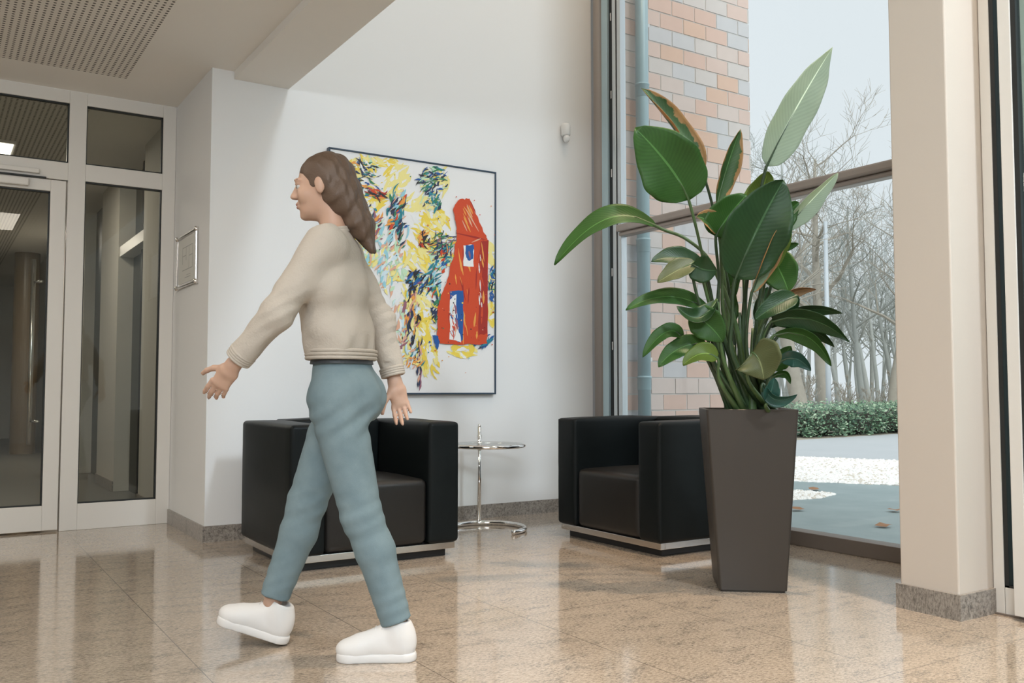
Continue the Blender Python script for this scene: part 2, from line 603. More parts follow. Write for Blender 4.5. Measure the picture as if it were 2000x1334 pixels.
# ------------------------------------------------------------------ painting
pt = empty('painting', (2.7675, YW, 1.67))
tag(pt, 'large framed abstract painting with a red house and yellow and blue brush strokes', 'painting')
ax0, ax1, az0, az1, yf = 2.133, 3.402, 0.871, 2.469, 5.527


def lp(mb):
    mb.v = [(x - 2.7675, y - YW, z - 1.67) for x, y, z in mb.v]
    return mb


M_NAVY = mat('navy_frame', (0.022, 0.045, 0.075), 0.35)
M_CANVAS = mat('primed_canvas', (0.80, 0.79, 0.775), 0.7)
bump(M_CANVAS, noise(M_CANVAS, 400, 2), 0.1, 0.001)
fm = MB()
t = 0.011
for (a, b, z0, z1) in ((ax0, ax0 + t, az0, az1), (ax1 - t, ax1, az0, az1), (ax0 + t, ax1 - t, az0, az0 + t), (ax0 + t, ax1 - t, az1 - t, az1)):
    fm.box(a, b, yf - 0.006, YW - 0.004, z0, z1)
lp(fm).build('frame', M_NAVY, pt, bevel=0.002)
lp(MB().box(ax0 + t, ax1 - t, yf + 0.002, YW - 0.006, az0 + t, az1 - t)).build('canvas', M_CANVAS, pt)

PCOL = {'Y': (0.82, 0.62, 0.08), 'L': (0.84, 0.74, 0.28), 'O': (0.78, 0.33, 0.06), 'R': (0.60, 0.060, 0.012), 'D': (0.36, 0.02, 0.01), 'B': (0.012, 0.09, 0.32),
        'N': (0.02, 0.035, 0.085), 'T': (0.02, 0.22, 0.27), 'G': (0.03, 0.20, 0.09), 'P': (0.52, 0.72, 0.50), 'C': (0.30, 0.58, 0.66), 'W': (0.80, 0.80, 0.78),
        'K': (0.02, 0.018, 0.02), 'S': (0.72, 0.40, 0.27), 'M': (0.30, 0.12, 0.16), 'E': (0.62, 0.75, 0.80)}
pkeys = list(PCOL)
pmats = []
for k in pkeys:
    mm = mat('paint_' + k.lower(), PCOL[k], 0.42)
    bump(mm, noise(mm, 90, 4), 0.25, 0.002)
    pmats.append(mm)
paint = MB()
prng = random.Random(11)
player = [0]


def clampc(x, z):
    return min(max(x, ax0 + t + 0.002), ax1 - t - 0.002), min(max(z, az0 + t + 0.002), az1 - t - 0.002)


def ppoly(px, k):
    """flat patch of paint, corners given as measured points of the picture"""
    y = yf + 0.0018 - player[0] * 6e-6
    player[0] += 1
    vs = []
    for (a, b) in px:
        q = atY(a, b, yf)
        x, z = clampc(q.x, q.z)
        vs.append((x, y, z))
    paint.add(vs, [tuple(range(len(vs)))], pkeys.index(k))


def rough(px, amp=2.0, sub=5):
    out = []
    n = len(px)
    for i in range(n):
        a, b = px[i], px[(i + 1) % n]
        for s in range(sub):
            u = s / sub
            out.append((a[0] + (b[0] - a[0]) * u + prng.uniform(-amp, amp), a[1] + (b[1] - a[1]) * u + prng.uniform(-amp, amp)))
    return out


def stroke(cx, cy, ln, wd, ang, k, curve=0.0):
    n = 7
    ca, sa = math.cos(ang), math.sin(ang)
    up, dn = [], []
    for i in range(n):
        u = -1 + 2 * i / (n - 1)
        hwid = wd * (1 - abs(u) ** 2.2) * prng.uniform(0.5, 1.25) + 0.25
        lx, ly = u * ln, curve * ln * (1 - u * u)
        up.append((cx + lx * ca - (ly + hwid) * sa, cy + lx * sa + (ly + hwid) * ca))
        dn.append((cx + lx * ca - (ly - hwid) * sa, cy + lx * sa + (ly - hwid) * ca))
    ppoly(up + dn[::-1], k)


def cluster(cx, cy, rx, ry, n, pal, ln=(5, 13), wd=(0.8, 2.6), ang=0.4, spread=0.7):
    for _ in range(n):
        r = math.sqrt(prng.random())
        a = prng.uniform(0, 2 * PI)
        stroke(cx + rx * r * math.cos(a), cy + ry * r * math.sin(a), prng.uniform(*ln), prng.uniform(*wd), ang + prng.gauss(0, spread), prng.choice(pal), prng.uniform(-0.35, 0.35))


def splat(cx, cy, r, k):
    n = 9
    ppoly([(cx + r * math.cos(2 * PI * i / n) * prng.uniform(0.7, 1.2), cy + r * math.sin(2 * PI * i / n) * prng.uniform(0.7, 1.2)) for i in range(n)], k)


# washes of yellow
for poly, k in ((((722, 303), (772, 306), (778, 322), (755, 326), (735, 318)), 'Y'), (((745, 318), (780, 330), (797, 352), (792, 385), (770, 392), (765, 350)), 'L'),
                (((775, 380), (810, 375), (845, 392), (840, 412), (800, 402), (772, 404)), 'L'), (((668, 318), (700, 312), (715, 345), (690, 380), (665, 350)), 'L'),
                (((675, 430), (715, 415), (745, 445), (735, 485), (705, 480), (680, 460)), 'L'), (((690, 380), (730, 372), (752, 400), (735, 430), (700, 425)), 'Y'),
                (((800, 410), (850, 400), (880, 430), (878, 470), (840, 480), (805, 460)), 'Y'), (((795, 455), (835, 470), (850, 510), (825, 540), (798, 520)), 'Y'),
                (((790, 540), (840, 535), (860, 580), (840, 640), (800, 650), (785, 600)), 'L'), (((815, 600), (842, 610), (850, 700), (830, 740), (818, 690)), 'Y'),
                (((835, 668), (858, 690), (855, 725), (845, 712), (832, 735), (830, 700)), 'Y'), (((880, 674), (930, 676), (928, 688), (895, 690), (880, 700)), 'Y'),
                (((780, 610), (800, 600), (798, 690), (782, 700)), 'L'), (((862, 330), (878, 342), (874, 378), (850, 386), (848, 352)), 'L'),
                (((952, 480), (962, 470), (966, 520), (956, 540)), 'L'), (((950, 590), (964, 585), (962, 630), (954, 640)), 'Y'), (((830, 480), (880, 470), (875, 520), (845, 525)), 'P'),
                (((700, 310), (730, 306), (738, 325), (712, 332)), 'P'), (((760, 500), (790, 480), (798, 540), (770, 560)), 'P'), (((700, 470), (730, 480), (740, 520), (712, 530)), 'P')):
    xs_, ys_ = [p_[0] for p_ in poly], [p_[1] for p_ in poly]
    cx_, cy_ = sum(xs_) / len(poly), sum(ys_) / len(poly)
    rx_, ry_ = (max(xs_) - min(xs_)) / 2, (max(ys_) - min(ys_)) / 2
    an_ = math.atan2(ry_, rx_) * prng.choice((-1, 1)) if ry_ < 2.2 * rx_ else 1.45
    for _ in range(int(6 + rx_ * ry_ / 26)):
        r_ = math.sqrt(prng.random())
        a_ = prng.uniform(0, 2 * PI)
        stroke(cx_ + rx_ * 0.85 * r_ * math.cos(a_), cy_ + ry_ * 0.85 * r_ * math.sin(a_), prng.uniform(7, 17), prng.uniform(1.8, 4.6), an_ + prng.gauss(0, 0.5),
               prng.choice((k, k, k, 'L', 'L', 'W', 'Y')), prng.uniform(-0.3, 0.3))
dark = ['N', 'T', 'B', 'K', 'G', 'N']
cluster(706, 352, 34, 44, 120, dark + ['Y', 'O', 'L', 'W'], (4, 12), (0.7, 2.4), 0.45, 0.5)
cluster(735, 380, 16, 9, 18, ['R', 'O', 'D', 'K'], (5, 12), (1, 2.6), 0.3, 0.4)
cluster(700, 430, 40, 34, 60, dark + ['Y', 'O', 'P', 'C'], (4, 12), (0.8, 2.6), 0.6, 0.8)
cluster(728, 445, 18, 28, 40, ['R', 'S', 'O', 'M', 'C', 'P'], (6, 15), (1, 3), -0.8, 0.4)
cluster(778, 425, 18, 60, 90, dark + ['R', 'C', 'O', 'S', 'T'], (6, 16), (1, 3.2), -1.0, 0.35)
cluster(846, 352, 28, 28, 80, dark + ['C', 'L', 'G', 'P'], (4, 11), (0.7, 2.2), -0.35, 0.5)
cluster(842, 395, 20, 18, 28, ['T', 'G', 'N', 'L', 'P'], (4, 11), (0.7, 2.4), -0.8, 0.6)
cluster(828, 468, 12, 16, 26, ['D', 'R', 'K', 'O'], (3, 9), (0.7, 2), 0.2, 1.2)
cluster(862, 480, 26, 26, 70, ['K', 'G', 'N', 'M', 'Y', 'O'], (4, 13), (0.5, 1.6), -0.4, 0.5)
cluster(864, 505, 14, 26, 36, ['B', 'T', 'N', 'C', 'R'], (4, 11), (1, 3), -1.0, 0.5)
cluster(760, 510, 22, 60, 70, ['E', 'C', 'P', 'W', 'S', 'L'], (6, 16), (1.2, 3.4), -1.1, 0.4)
cluster(812, 552, 18, 22, 50, ['N', 'B', 'K', 'T', 'M', 'O'], (4, 11), (0.8, 2.6), -0.8, 0.6)
cluster(845, 545, 15, 34, 36, ['T', 'C', 'N', 'R', 'G'], (5, 12), (0.9, 2.6), -1.0, 0.5)
cluster(800, 620, 16, 66, 70, ['S', 'O', 'C', 'K', 'M', 'L', 'E', 'N'], (6, 15), (1, 3), -1.35, 0.3)
cluster(775, 640, 18, 60, 46, ['E', 'S', 'L', 'W', 'M', 'P'], (6, 15), (1.2, 3.4), -1.3, 0.4)
cluster(818, 710, 4, 46, 22, ['K', 'M', 'N', 'S'], (6, 14), (0.7, 2), -1.45, 0.15)
cluster(805, 700, 24, 22, 30, ['T', 'E', 'O', 'S', 'L'], (4, 12), (0.8, 2.4), -0.8, 0.5)
cluster(852, 605, 10, 45, 36, ['G', 'K', 'T', 'Y', 'N'], (4, 10), (0.8, 2.2), -1.2, 0.6)
cluster(700, 560, 44, 80, 60, ['L', 'S', 'C', 'E', 'P', 'Y'], (7, 18), (1.2, 3.6), -1.2, 0.5)
cluster(690, 660, 40, 50, 30, ['L', 'E', 'S', 'W', 'C'], (7, 18), (1, 3), -1.3, 0.4)
cluster(960, 555, 7, 32, 34, ['G', 'T', 'K', 'L', 'B'], (4, 10), (0.6, 1.8), -1.2, 0.8)
cluster(945, 665, 18, 10, 30, ['B', 'T', 'N'], (6, 14), (0.8, 2.6), -0.75, 0.25)
# red house
ppoly(rough(((886, 412), (895, 390), (915, 388), (948, 462), (953, 472), (951, 655), (948, 672), (858, 672), (853, 655), (853, 600), (868, 560), (885, 500), (892, 455)), 1.6, 8), 'R')
ppoly(rough(((884, 410), (893, 391), (912, 389), (945, 460), (938, 470), (896, 470)), 1.2, 6), 'O' if False else 'R')
ppoly(rough(((938, 472), (952, 470), (950, 652), (932, 655)), 1.4, 8), 'D')
for _ in range(46):
    stroke(prng.uniform(872, 944), prng.uniform(480, 655), prng.uniform(8, 24), prng.uniform(0.6, 1.8), 1.5 + prng.gauss(0, 0.12), prng.choice(['D', 'R', 'R', 'O']))
for _ in range(14):
    stroke(prng.uniform(900, 925), prng.uniform(402, 450), prng.uniform(8, 18), prng.uniform(0.5, 1.5), 1.15, prng.choice(['D', 'R', 'O', 'S']))
stroke(918, 462, 30, 1.6, 0.22, 'D')
stroke(921, 430, 26, 1.1, 1.05, 'S')
stroke(929, 470, 10, 1.0, -0.4, 'S')
for _ in range(7):
    stroke(prng.uniform(934, 942), prng.uniform(480, 600), prng.uniform(5, 12), prng.uniform(0.5, 1.1), 1.5, 'W')
ppoly(rough(((904, 480), (924, 478), (924, 522), (904, 520)), 1.0, 4), 'W')
ppoly(rough(((908, 480), (924, 478), (923, 505), (914, 510), (908, 500)), 1.0, 4), 'B')
stroke(916, 498, 8, 2.0, 1.4, 'M')
ppoly(rough(((877, 570), (904, 567), (903, 664), (893, 668), (890, 600), (877, 612)), 1.0, 6), 'B')
ppoly(rough(((878, 585), (889, 575), (894, 640), (900, 668), (877, 664)), 1.4, 6), 'W')
cluster(886, 630, 7, 34, 30, ['M', 'S', 'W', 'B', 'R', 'E'], (4, 12), (0.7, 2), 1.4, 0.2)
ppoly(rough(((843, 655), (853, 655), (858, 668), (852, 685), (848, 670)), 1.0, 4), 'B')
for (x, y, r, k) in ((838, 668, 2, 'B'), (840, 675, 1.6, 'B'), (958, 403, 1.5, 'S'), (966, 459, 1.6, 'D'), (960, 673, 1.2, 'R'), (915, 700, 1.5, 'C'), (908, 728, 1, 'S'), (902, 592, 1.8, 'Y'),
                     (780, 757, 1.4, 'M'), (808, 605, 1.5, 'K'), (962, 610, 1.6, 'D'), (700, 700, 1.5, 'N'), (890, 385, 1.4, 'R'), (925, 392, 1.2, 'R'), (936, 420, 1.1, 'R')):
    splat(x, y, r, k)
for _ in range(70):
    splat(prng.uniform(690, 880), prng.uniform(330, 720), prng.uniform(0.6, 1.6), prng.choice(['N', 'T', 'K', 'G', 'R', 'O']))
for _ in range(26):
    splat(prng.uniform(858, 950), prng.uniform(560, 670), prng.uniform(0.6, 1.5), prng.choice(['D', 'K', 'S']))
lp(paint).build('brushwork', pmats, pt)
# ------------------------------------------------------------------ cube armchairs
M_LEATHER = mat('black_leather', (0.007, 0.0095, 0.010), 0.42, spec=0.16)
_n = noise(M_LEATHER, 260, 3, 0.6)
bump(M_LEATHER, mixc(M_LEATHER, 0.35, noise(M_LEATHER, 9, 3, 0.5), _n), 0.16, 0.006)
M_SEATL = mat('black_leather_seat', (0.016, 0.0145, 0.013), 0.36, spec=0.4)
bump(M_SEATL, mixc(M_SEATL, 0.35, noise(M_SEATL, 7, 3, 0.5), noise(M_SEATL, 260, 3, 0.6)), 0.14, 0.006)


def cushion(name, x0, x1, y0, y1, z0, z1, r, bulge, mt, parent, dents=0.0, seed=0):
    """padded block: rounded edges, every face slightly swollen, optional creases"""
    c = Vector(((x0 + x1) / 2, (y0 + y1) / 2, (z0 + z1) / 2))
    h = Vector(((x1 - x0) / 2, (y1 - y0) / 2, (z1 - z0) / 2))
    rng = random.Random(seed)
    ph = [rng.uniform(0, 6) for _ in range(6)]

    def ticks(hh):
        a = [-hh + r * k / 3 for k in range(4)]
        m = [-(hh - r) + 2 * (hh - r) * k / 12 for k in range(1, 12)]
        return a + m + [-q for q in reversed(a)]
    bm = bmesh.new()
    for ax in range(3):
        for sg in (-1, 1):
            u, v = (ax + 1) % 3, (ax + 2) % 3
            tu, tv = ticks(h[u]), ticks(h[v])
            grid = []
            for a in tu:
                row = []
                for b in tv:
                    q = Vector((0, 0, 0))
                    q[ax] = sg * h[ax]
                    q[u] = a
                    q[v] = b
                    core = Vector([min(max(q[i], -(h[i] - r)), h[i] - r) for i in range(3)])
                    d = q - core
                    if d.length > 1e-9:
                        d = d.normalized() * r
                    pos = core + d
                    # swelling
                    for i in range(3):
                        j, k2 = (i + 1) % 3, (i + 2) % 3
                        fu, fv = 1 - (pos[j] / h[j]) ** 2, 1 - (pos[k2] / h[k2]) ** 2
                        amt = bulge[i] * max(fu, 0) * max(fv, 0) * (pos[i] / h[i])
                        pos[i] += amt
                    if dents:
                        e = dents * math.sin(38 * pos[2] + 9 * pos[ax - 1] + ph[ax]) * math.sin(11 * pos[2] + 7 * (pos[0] + pos[1]) + ph[ax + 3])
                        pos[ax] += e * sg * max(0, 1 - abs(q[u] / h[u]) ** 6) * max(0, 1 - abs(q[v] / h[v]) ** 6)
                    row.append(bm.verts.new(c + pos))
                grid.append(row)
            for i in range(len(tu) - 1):
                for j in range(len(tv) - 1):
                    fvs = [grid[i][j], grid[i + 1][j], grid[i + 1][j + 1], grid[i][j + 1]]
                    if sg < 0:
                        fvs.reverse()
                    bm.faces.new(fvs)
    bmesh.ops.remove_doubles(bm, verts=bm.verts, dist=1e-5)
    for f in bm.faces:
        f.smooth = True
    me = bpy.data.meshes.new(name)
    bm.to_mesh(me)
    bm.free()
    me.materials.append(mt)
    o = bpy.data.objects.new(name, me)
    col.objects.link(o)
    o.parent = parent
    return o


CW, CD, CH = 0.95, 0.83, 0.733


def make_armchair(loc, rz, label):
    t = empty('armchair', loc, rz)
    tag(t, label, 'armchair', 'black cube armchairs')
    hw = CW / 2
    aw = 0.185
    zb = 0.078
    for s in (-1, 1):
        a = cushion('armrest', min(s * hw, s * (hw - aw)), max(s * hw, s * (hw - aw)), -CD / 2, CD / 2, zb, CH - 0.006, 0.022, (0.008, 0.006, 0.010), M_LEATHER, t, 0.0022, 3 + s)
        xa, xb = sorted((s * (hw - 0.012), s * (hw - aw + 0.012)))
        yfr = -CD / 2 + 0.006
        sm = MB()
        sm.tube([(xa, yfr, zb + 0.02), (xa, yfr, CH - 0.016), (xb, yfr, CH - 0.016), (xb, yfr, zb + 0.02)], 0.0035, 6)
        sm.tube([(xa, yfr, CH - 0.016), (xa, CD / 2 - 0.01, CH - 0.016)], 0.0035, 6).tube([(xb, yfr, CH - 0.016), (xb, CD / 2 - 0.2, CH - 0.014)], 0.0035, 6)
        sm.build('piping', M_LEATHER, a, smooth=True)
    cushion('backrest', -hw + aw - 0.001, hw - aw + 0.001, CD / 2 - 0.19, CD / 2, zb, CH, 0.022, (0.0, 0.008, 0.010), M_LEATHER, t, 0.002, 9)
    cushion('seat_cushion', -hw + aw + 0.002, hw - aw - 0.002, -CD / 2 + 0.012, CD / 2 - 0.192, zb, 0.425, 0.035, (0.0, 0.006, 0.022), M_SEATL, t, 0.0, 5)
    ins = 0.018
    rail = MB()
    z0, z1 = 0.042, 0.077
    rail.box(-hw + ins, hw - ins, -CD / 2 + ins, -CD / 2 + ins + 0.03, z0, z1).box(-hw + ins, hw - ins, CD / 2 - ins - 0.03, CD / 2 - ins, z0, z1)
    rail.box(-hw + ins, -hw + ins + 0.03, -CD / 2 + ins + 0.03, CD / 2 - ins - 0.03, z0, z1).box(hw - ins - 0.03, hw - ins, -CD / 2 + ins + 0.03, CD / 2 - ins - 0.03, z0, z1)
    rail.build('base_rail', M_STEEL, t, bevel=0.002)
    MB().box(-hw + 0.055, hw - 0.055, -CD / 2 + 0.055, CD / 2 - 0.055, 0.0, 0.08).build('plinth', M_BLACK, t, bevel=0.004)
    return t


make_armchair((1.985, 4.375 + CD / 2, 0), 0, 'black leather cube armchair behind the walking person, left of the chrome side table')
make_armchair((3.318 + CD / 2, 4.185, 0), -PI / 2, 'black leather cube armchair partly hidden by the tall grey planter')
# ------------------------------------------------------------------ chrome side table
tb = empty('side_table', (3.045, 5.055, 0), 0.0)
tag(tb, 'round glass and chrome side table with a single post between the two armchairs', 'table')


def ring(cx, cy, z, R, a0, a1, n=48):
    return [(cx + R * math.cos(a0 + (a1 - a0) * i / (n - 1)), cy + R * math.sin(a0 + (a1 - a0) * i / (n - 1)), z) for i in range(n)]


R = 0.245
cam_dir = math.atan2(-5.02, -3.10)
MB().tube(ring(0, 0, 0.016, R, cam_dir + 0.72, cam_dir + 2 * PI - 0.85), 0.0155, 14).build('base_ring', M_CHROME, tb, smooth=True)
pa = cam_dir + PI + 0.22
pxp, pyp = R * math.cos(pa), R * math.sin(pa)
MB().tube([(pxp, pyp, 0.016), (pxp, pyp, 0.655)], 0.0125, 16).build('post', M_CHROME, tb, smooth=True)
q_ = MB()
q_.tube([(pxp, pyp, 0.50), (pxp, pyp, 0.60)], 0.0165, 16)
q_.build('height_sleeve', M_CHROME, tb, smooth=True)
MB().lathe([(0.004, 0.0), (0.011, 0.004), (0.012, 0.012), (0.006, 0.020)], (pxp, pyp, 0.652), 14).build('knob', M_CHROME, tb, smooth=True)
MB().tube(ring(0, 0, 0.545, R - 0.005, 0, 2 * PI * 47 / 48), 0.0125, 12, closed=True).build('top_ring', M_CHROME, tb, smooth=True)
MB().lathe([(R - 0.016, 0.546), (R - 0.014, 0.548), (R - 0.014, 0.554), (R - 0.016, 0.556)], (0, 0, 0), 48).build('glass_top', M_GLASS_TOP, tb)
# ------------------------------------------------------------------ tall planter with bird-of-paradise plant
_q = P(1457, 762, 4.25)
pc = (_q.x, _q.y)
pl = empty('potted_plant', (pc[0], pc[1], 0), math.radians(-39.5))
tag(pl, 'big leafy plant with paddle leaves in a tall tapered grey planter by the window', 'potted plant')
M_POT = mat('taupe_planter', (0.046, 0.038, 0.031), 0.42, spec=0.4)
bump(M_POT, noise(M_POT, 500, 2), 0.05, 0.001)


def rsq(h, r, z, n=6):
    out = []
    for (sx, sy, a0) in ((1, 1, 0), (-1, 1, PI / 2), (-1, -1, PI), (1, -1, 3 * PI / 2)):
        for k in range(n + 1):
            a = a0 + PI / 2 * k / n
            out.append((sx * (h - r) + r * math.cos(a), sy * (h - r) + r * math.sin(a), z))
    return out


def loft(rings, mt, name, parent, caps=(True, True), smooth=True):
    mb = MB()
    n = len(rings[0])
    vs = [p for r_ in rings for p in r_]
    fs = [(i * n + j, i * n + (j + 1) % n, (i + 1) * n + (j + 1) % n, (i + 1) * n + j) for i in range(len(rings) - 1) for j in range(n)]
    if caps[0]:
        fs.append(tuple(range(n - 1, -1, -1)))
    if caps[1]:
        fs.append(tuple((len(rings) - 1) * n + j for j in range(n)))
    mb.add(vs, fs)
    o = mb.build(name, mt, parent, smooth=smooth)
    if smooth:
        md = o.modifiers.new('edges', 'EDGE_SPLIT')
        md.split_angle = math.radians(40)
    return o


PB, PT, PH = 0.149, 0.2015, 0.815
rr_ = [rsq(PB - 0.008, 0.012, 0.0), rsq(PB - 0.008, 0.012, 0.008), rsq(PB, 0.014, 0.009)]
for k in range(1, 9):
    u = k / 8
    rr_.append(rsq(PB + (PT - PB) * u, 0.014, 0.009 + (PH - 0.012) * u))
rr_ += [rsq(PT - 0.003, 0.012, PH), rsq(PT - 0.014, 0.010, PH), rsq(PT - 0.016, 0.010, PH - 0.004), rsq(PT - 0.020, 0.010, PH - 0.07)]
loft(rr_, M_POT, 'planter', pl, (True, False))
M_EARTH = mat('potting_soil', (0.045, 0.032, 0.022), 0.95)
bump(M_EARTH, noise(M_EARTH, 70, 4), 0.8, 0.02)
loft([rsq(PT - 0.022, 0.01, PH - 0.075), rsq(PT - 0.021, 0.01, PH - 0.045)], M_EARTH, 'soil', pl, (True, True))


def leafmat(name, c, dark=None, trans=0.32, brown=0.0, rough=0.40):
    m = mat(name, c, rough, spec=0.32)
    N, L, p = nt(m)
    dark = dark or tuple(q * 0.45 for q in c)
    uv = N.new('ShaderNodeTexCoord')
    sx = N.new('ShaderNodeSeparateXYZ')
    L.new(uv.outputs['UV'], sx.inputs[0])
    au = math_node(m, 'ABSOLUTE', math_node(m, 'SUBTRACT', sx.outputs[0], 0.5))
    # side veins: fine ridges leaving the midrib
    ph = math_node(m, 'SUBTRACT', math_node(m, 'MULTIPLY', sx.outputs[1], 150.0), math_node(m, 'MULTIPLY', au, 55.0))
    vein = math_node(m, 'MULTIPLY', math_node(m, 'ADD', math_node(m, 'SINE', ph), 1.0), 0.5)
    big = noise(m, 7, 3, 0.6)
    c1 = mixc(m, math_node(m, 'MULTIPLY', big, 0.9), dark, c)
    c2 = mixc(m, math_node(m, 'MULTIPLY', vein, 0.11), c1, tuple(min(1, q * 1.5) for q in c))
    rib = math_node(m, 'LESS_THAN', au, 0.016)
    c3 = mixc(m, math_node(m, 'MULTIPLY', rib, 0.7), c2, tuple(min(1, q * 1.9 + 0.03) for q in c))
    if brown:
        st = noise(m, 9, 4, 0.7)
        e = math_node(m, 'ADD', math_node(m, 'MULTIPLY', au, 1.1), math_node(m, 'MULTIPLY', st, 0.9))
        f = ramp(m, e, [(0.98 - brown * 0.45, (0, 0, 0)), (1.02 - brown * 0.45, (1, 1, 1))])
        c3 = mixc(m, f, c3, mixc(m, st, (0.20, 0.10, 0.04), (0.52, 0.33, 0.14)))
    L.new(c3, p.inputs['Base Color'])
    bump(m, vein, 0.10, 0.002)
    tr = N.new('ShaderNodeBsdfTranslucent')
    hs = N.new('ShaderNodeHueSaturation')
    hs.inputs['Saturation'].default_value = 1.15
    hs.inputs['Value'].default_value = 1.6
    L.new(c3, hs.inputs['Color'])
    L.new(hs.outputs[0], tr.inputs['Color'])
    mx = N.new('ShaderNodeMixShader')
    mx.inputs[0].default_value = trans
    L.new(p.outputs[0], mx.inputs[1])
    L.new(tr.outputs[0], mx.inputs[2])
    L.new(mx.outputs[0], N['Material Output'].inputs['Surface'])
    return m


LM = {'g': leafmat('leaf_green', (0.058, 0.155, 0.032)), 'd': leafmat('leaf_dark_green', (0.022, 0.066, 0.018), trans=0.15), 'y': leafmat('leaf_yellow_green', (0.20, 0.29, 0.055), trans=0.45),
      'p': leafmat('leaf_pale_underside', (0.47, 0.53, 0.44), dark=(0.33, 0.40, 0.31), trans=0.5, rough=0.5), 'o': leafmat('leaf_olive', (0.13, 0.15, 0.06), trans=0.2),
      'b': leafmat('leaf_browned', (0.075, 0.16, 0.05), brown=0.36), 'pb': leafmat('leaf_pale_browned', (0.28, 0.38, 0.25), trans=0.4, brown=0.35, rough=0.5),
      'r': leafmat('leaf_dry', (0.33, 0.17, 0.08), dark=(0.16, 0.12, 0.06), trans=0.2), 't': leafmat('leaf_blue_green', (0.03, 0.10, 0.075), trans=0.15, rough=0.25)}
M_STALK = mat('leaf_stalk', (0.055, 0.10, 0.032), 0.4)
M_STALKD = mat('leaf_stalk_dark', (0.028, 0.055, 0.022), 0.4)
for m_ in (M_STALK, M_STALKD):
    N_, L_, p_ = nt(m_)
    c_ = tuple(p_.inputs['Base Color'].default_value)[:3]
    L_.new(mixc(m_, noise(m_, 12, 3), tuple(q * 0.55 for q in c_), tuple(q * 1.5 for q in c_)), p_.inputs['Base Color'])
plm = Matrix.Translation((pc[0], pc[1], 0)) @ Matrix.Rotation(math.radians(-39.5), 4, 'Z')
plmi = plm.inverted()


def bez(pts, n):
    out = []
    for i in range(n + 1):
        u = i / n
        q = [Vector(p) for p in pts]
        while len(q) > 1:
            q = [q[k].lerp(q[k + 1], u) for k in range(len(q) - 1)]
        out.append(q[0])
    return out


def add_leaf(parent, ctrl, W, tilt, fold, key, shape=0.85, tip=1.0, wave=0.07, seed=0, roll2=0.0):
    """blade along a curved midrib; tilt turns it about the midrib, fold raises both halves into a V"""
    n, mcols = 22, 6
    c_ = bez(ctrl, n)
    vs, uvs, fs = [], [], []
    rng = random.Random(seed)
    ph = rng.uniform(0, 6)
    mid = sum(c_, Vector((0, 0, 0))) / len(c_)
    view = (mid - Vector((0, 0, CAM_H))).normalized()
    for i in range(n + 1):
        s = i / n
        a = c_[max(i - 1, 0)]
        b = c_[min(i + 1, n)]
        t = (b - a).normalized()
        side = t.cross(view)
        if side.length < 1e-4:
            side = Vector((1, 0, 0))
        side.normalize()
        nor = side.cross(t).normalized()
        if nor.dot(view) > 0:
            nor = -nor
        an = tilt + roll2 * s
        wv = side * math.cos(an) + nor * math.sin(an)
        nv = nor * math.cos(an) - side * math.sin(an)
        f = max(math.sin(PI * min(s ** shape, 1.0)), 0.0) ** 0.62 if 0 < s < 1 else 0.0
        f = max(f, 0.03)
        if s > 0.8:
            f *= 1 - (1 - tip) * ((s - 0.8) / 0.2)
        for j in range(-mcols, mcols + 1):
            u = j / mcols
            wob = 1 + 0.035 * math.sin(9 * s + ph + (2 if u > 0 else 0)) + 0.02 * math.sin(23 * s + 2 * ph)
            pos = c_[i] + wv * (u * W * f * wob * math.cos(fold * abs(u) * 1.0)) + nv * (abs(u) * W * f * math.sin(fold) * (0.6 + 0.4 * abs(u)))
            pos += nv * (wave * W * abs(u) ** 1.5 * math.sin(11 * s + ph + (1.5 if u > 0 else 0)))
            vs.append(plmi @ pos)
            uvs.append((0.5 + 0.5 * u, s))
    k = 2 * mcols + 1
    for i in range(n):
        for j in range(k - 1):
            fs.append((i * k + j, i * k + j + 1, (i + 1) * k + j + 1, (i + 1) * k + j))
    me = bpy.data.meshes.new('leaf')
    me.from_pydata([tuple(v) for v in vs], [], fs)
    me.materials.append(LM[key])
    uvl = me.uv_layers.new(name='UVMap')
    for lpx in me.loops:
        uvl.data[lpx.index].uv = uvs[lpx.vertex_index]
    me.polygons.foreach_set('use_smooth', [True] * len(fs))
    o = bpy.data.objects.new('leaf', me)
    col.objects.link(o)
    o.parent = parent
    so = o.modifiers.new('thickness', 'SOLIDIFY')
    so.thickness = 0.0012
    return o


srng = random.Random(6)


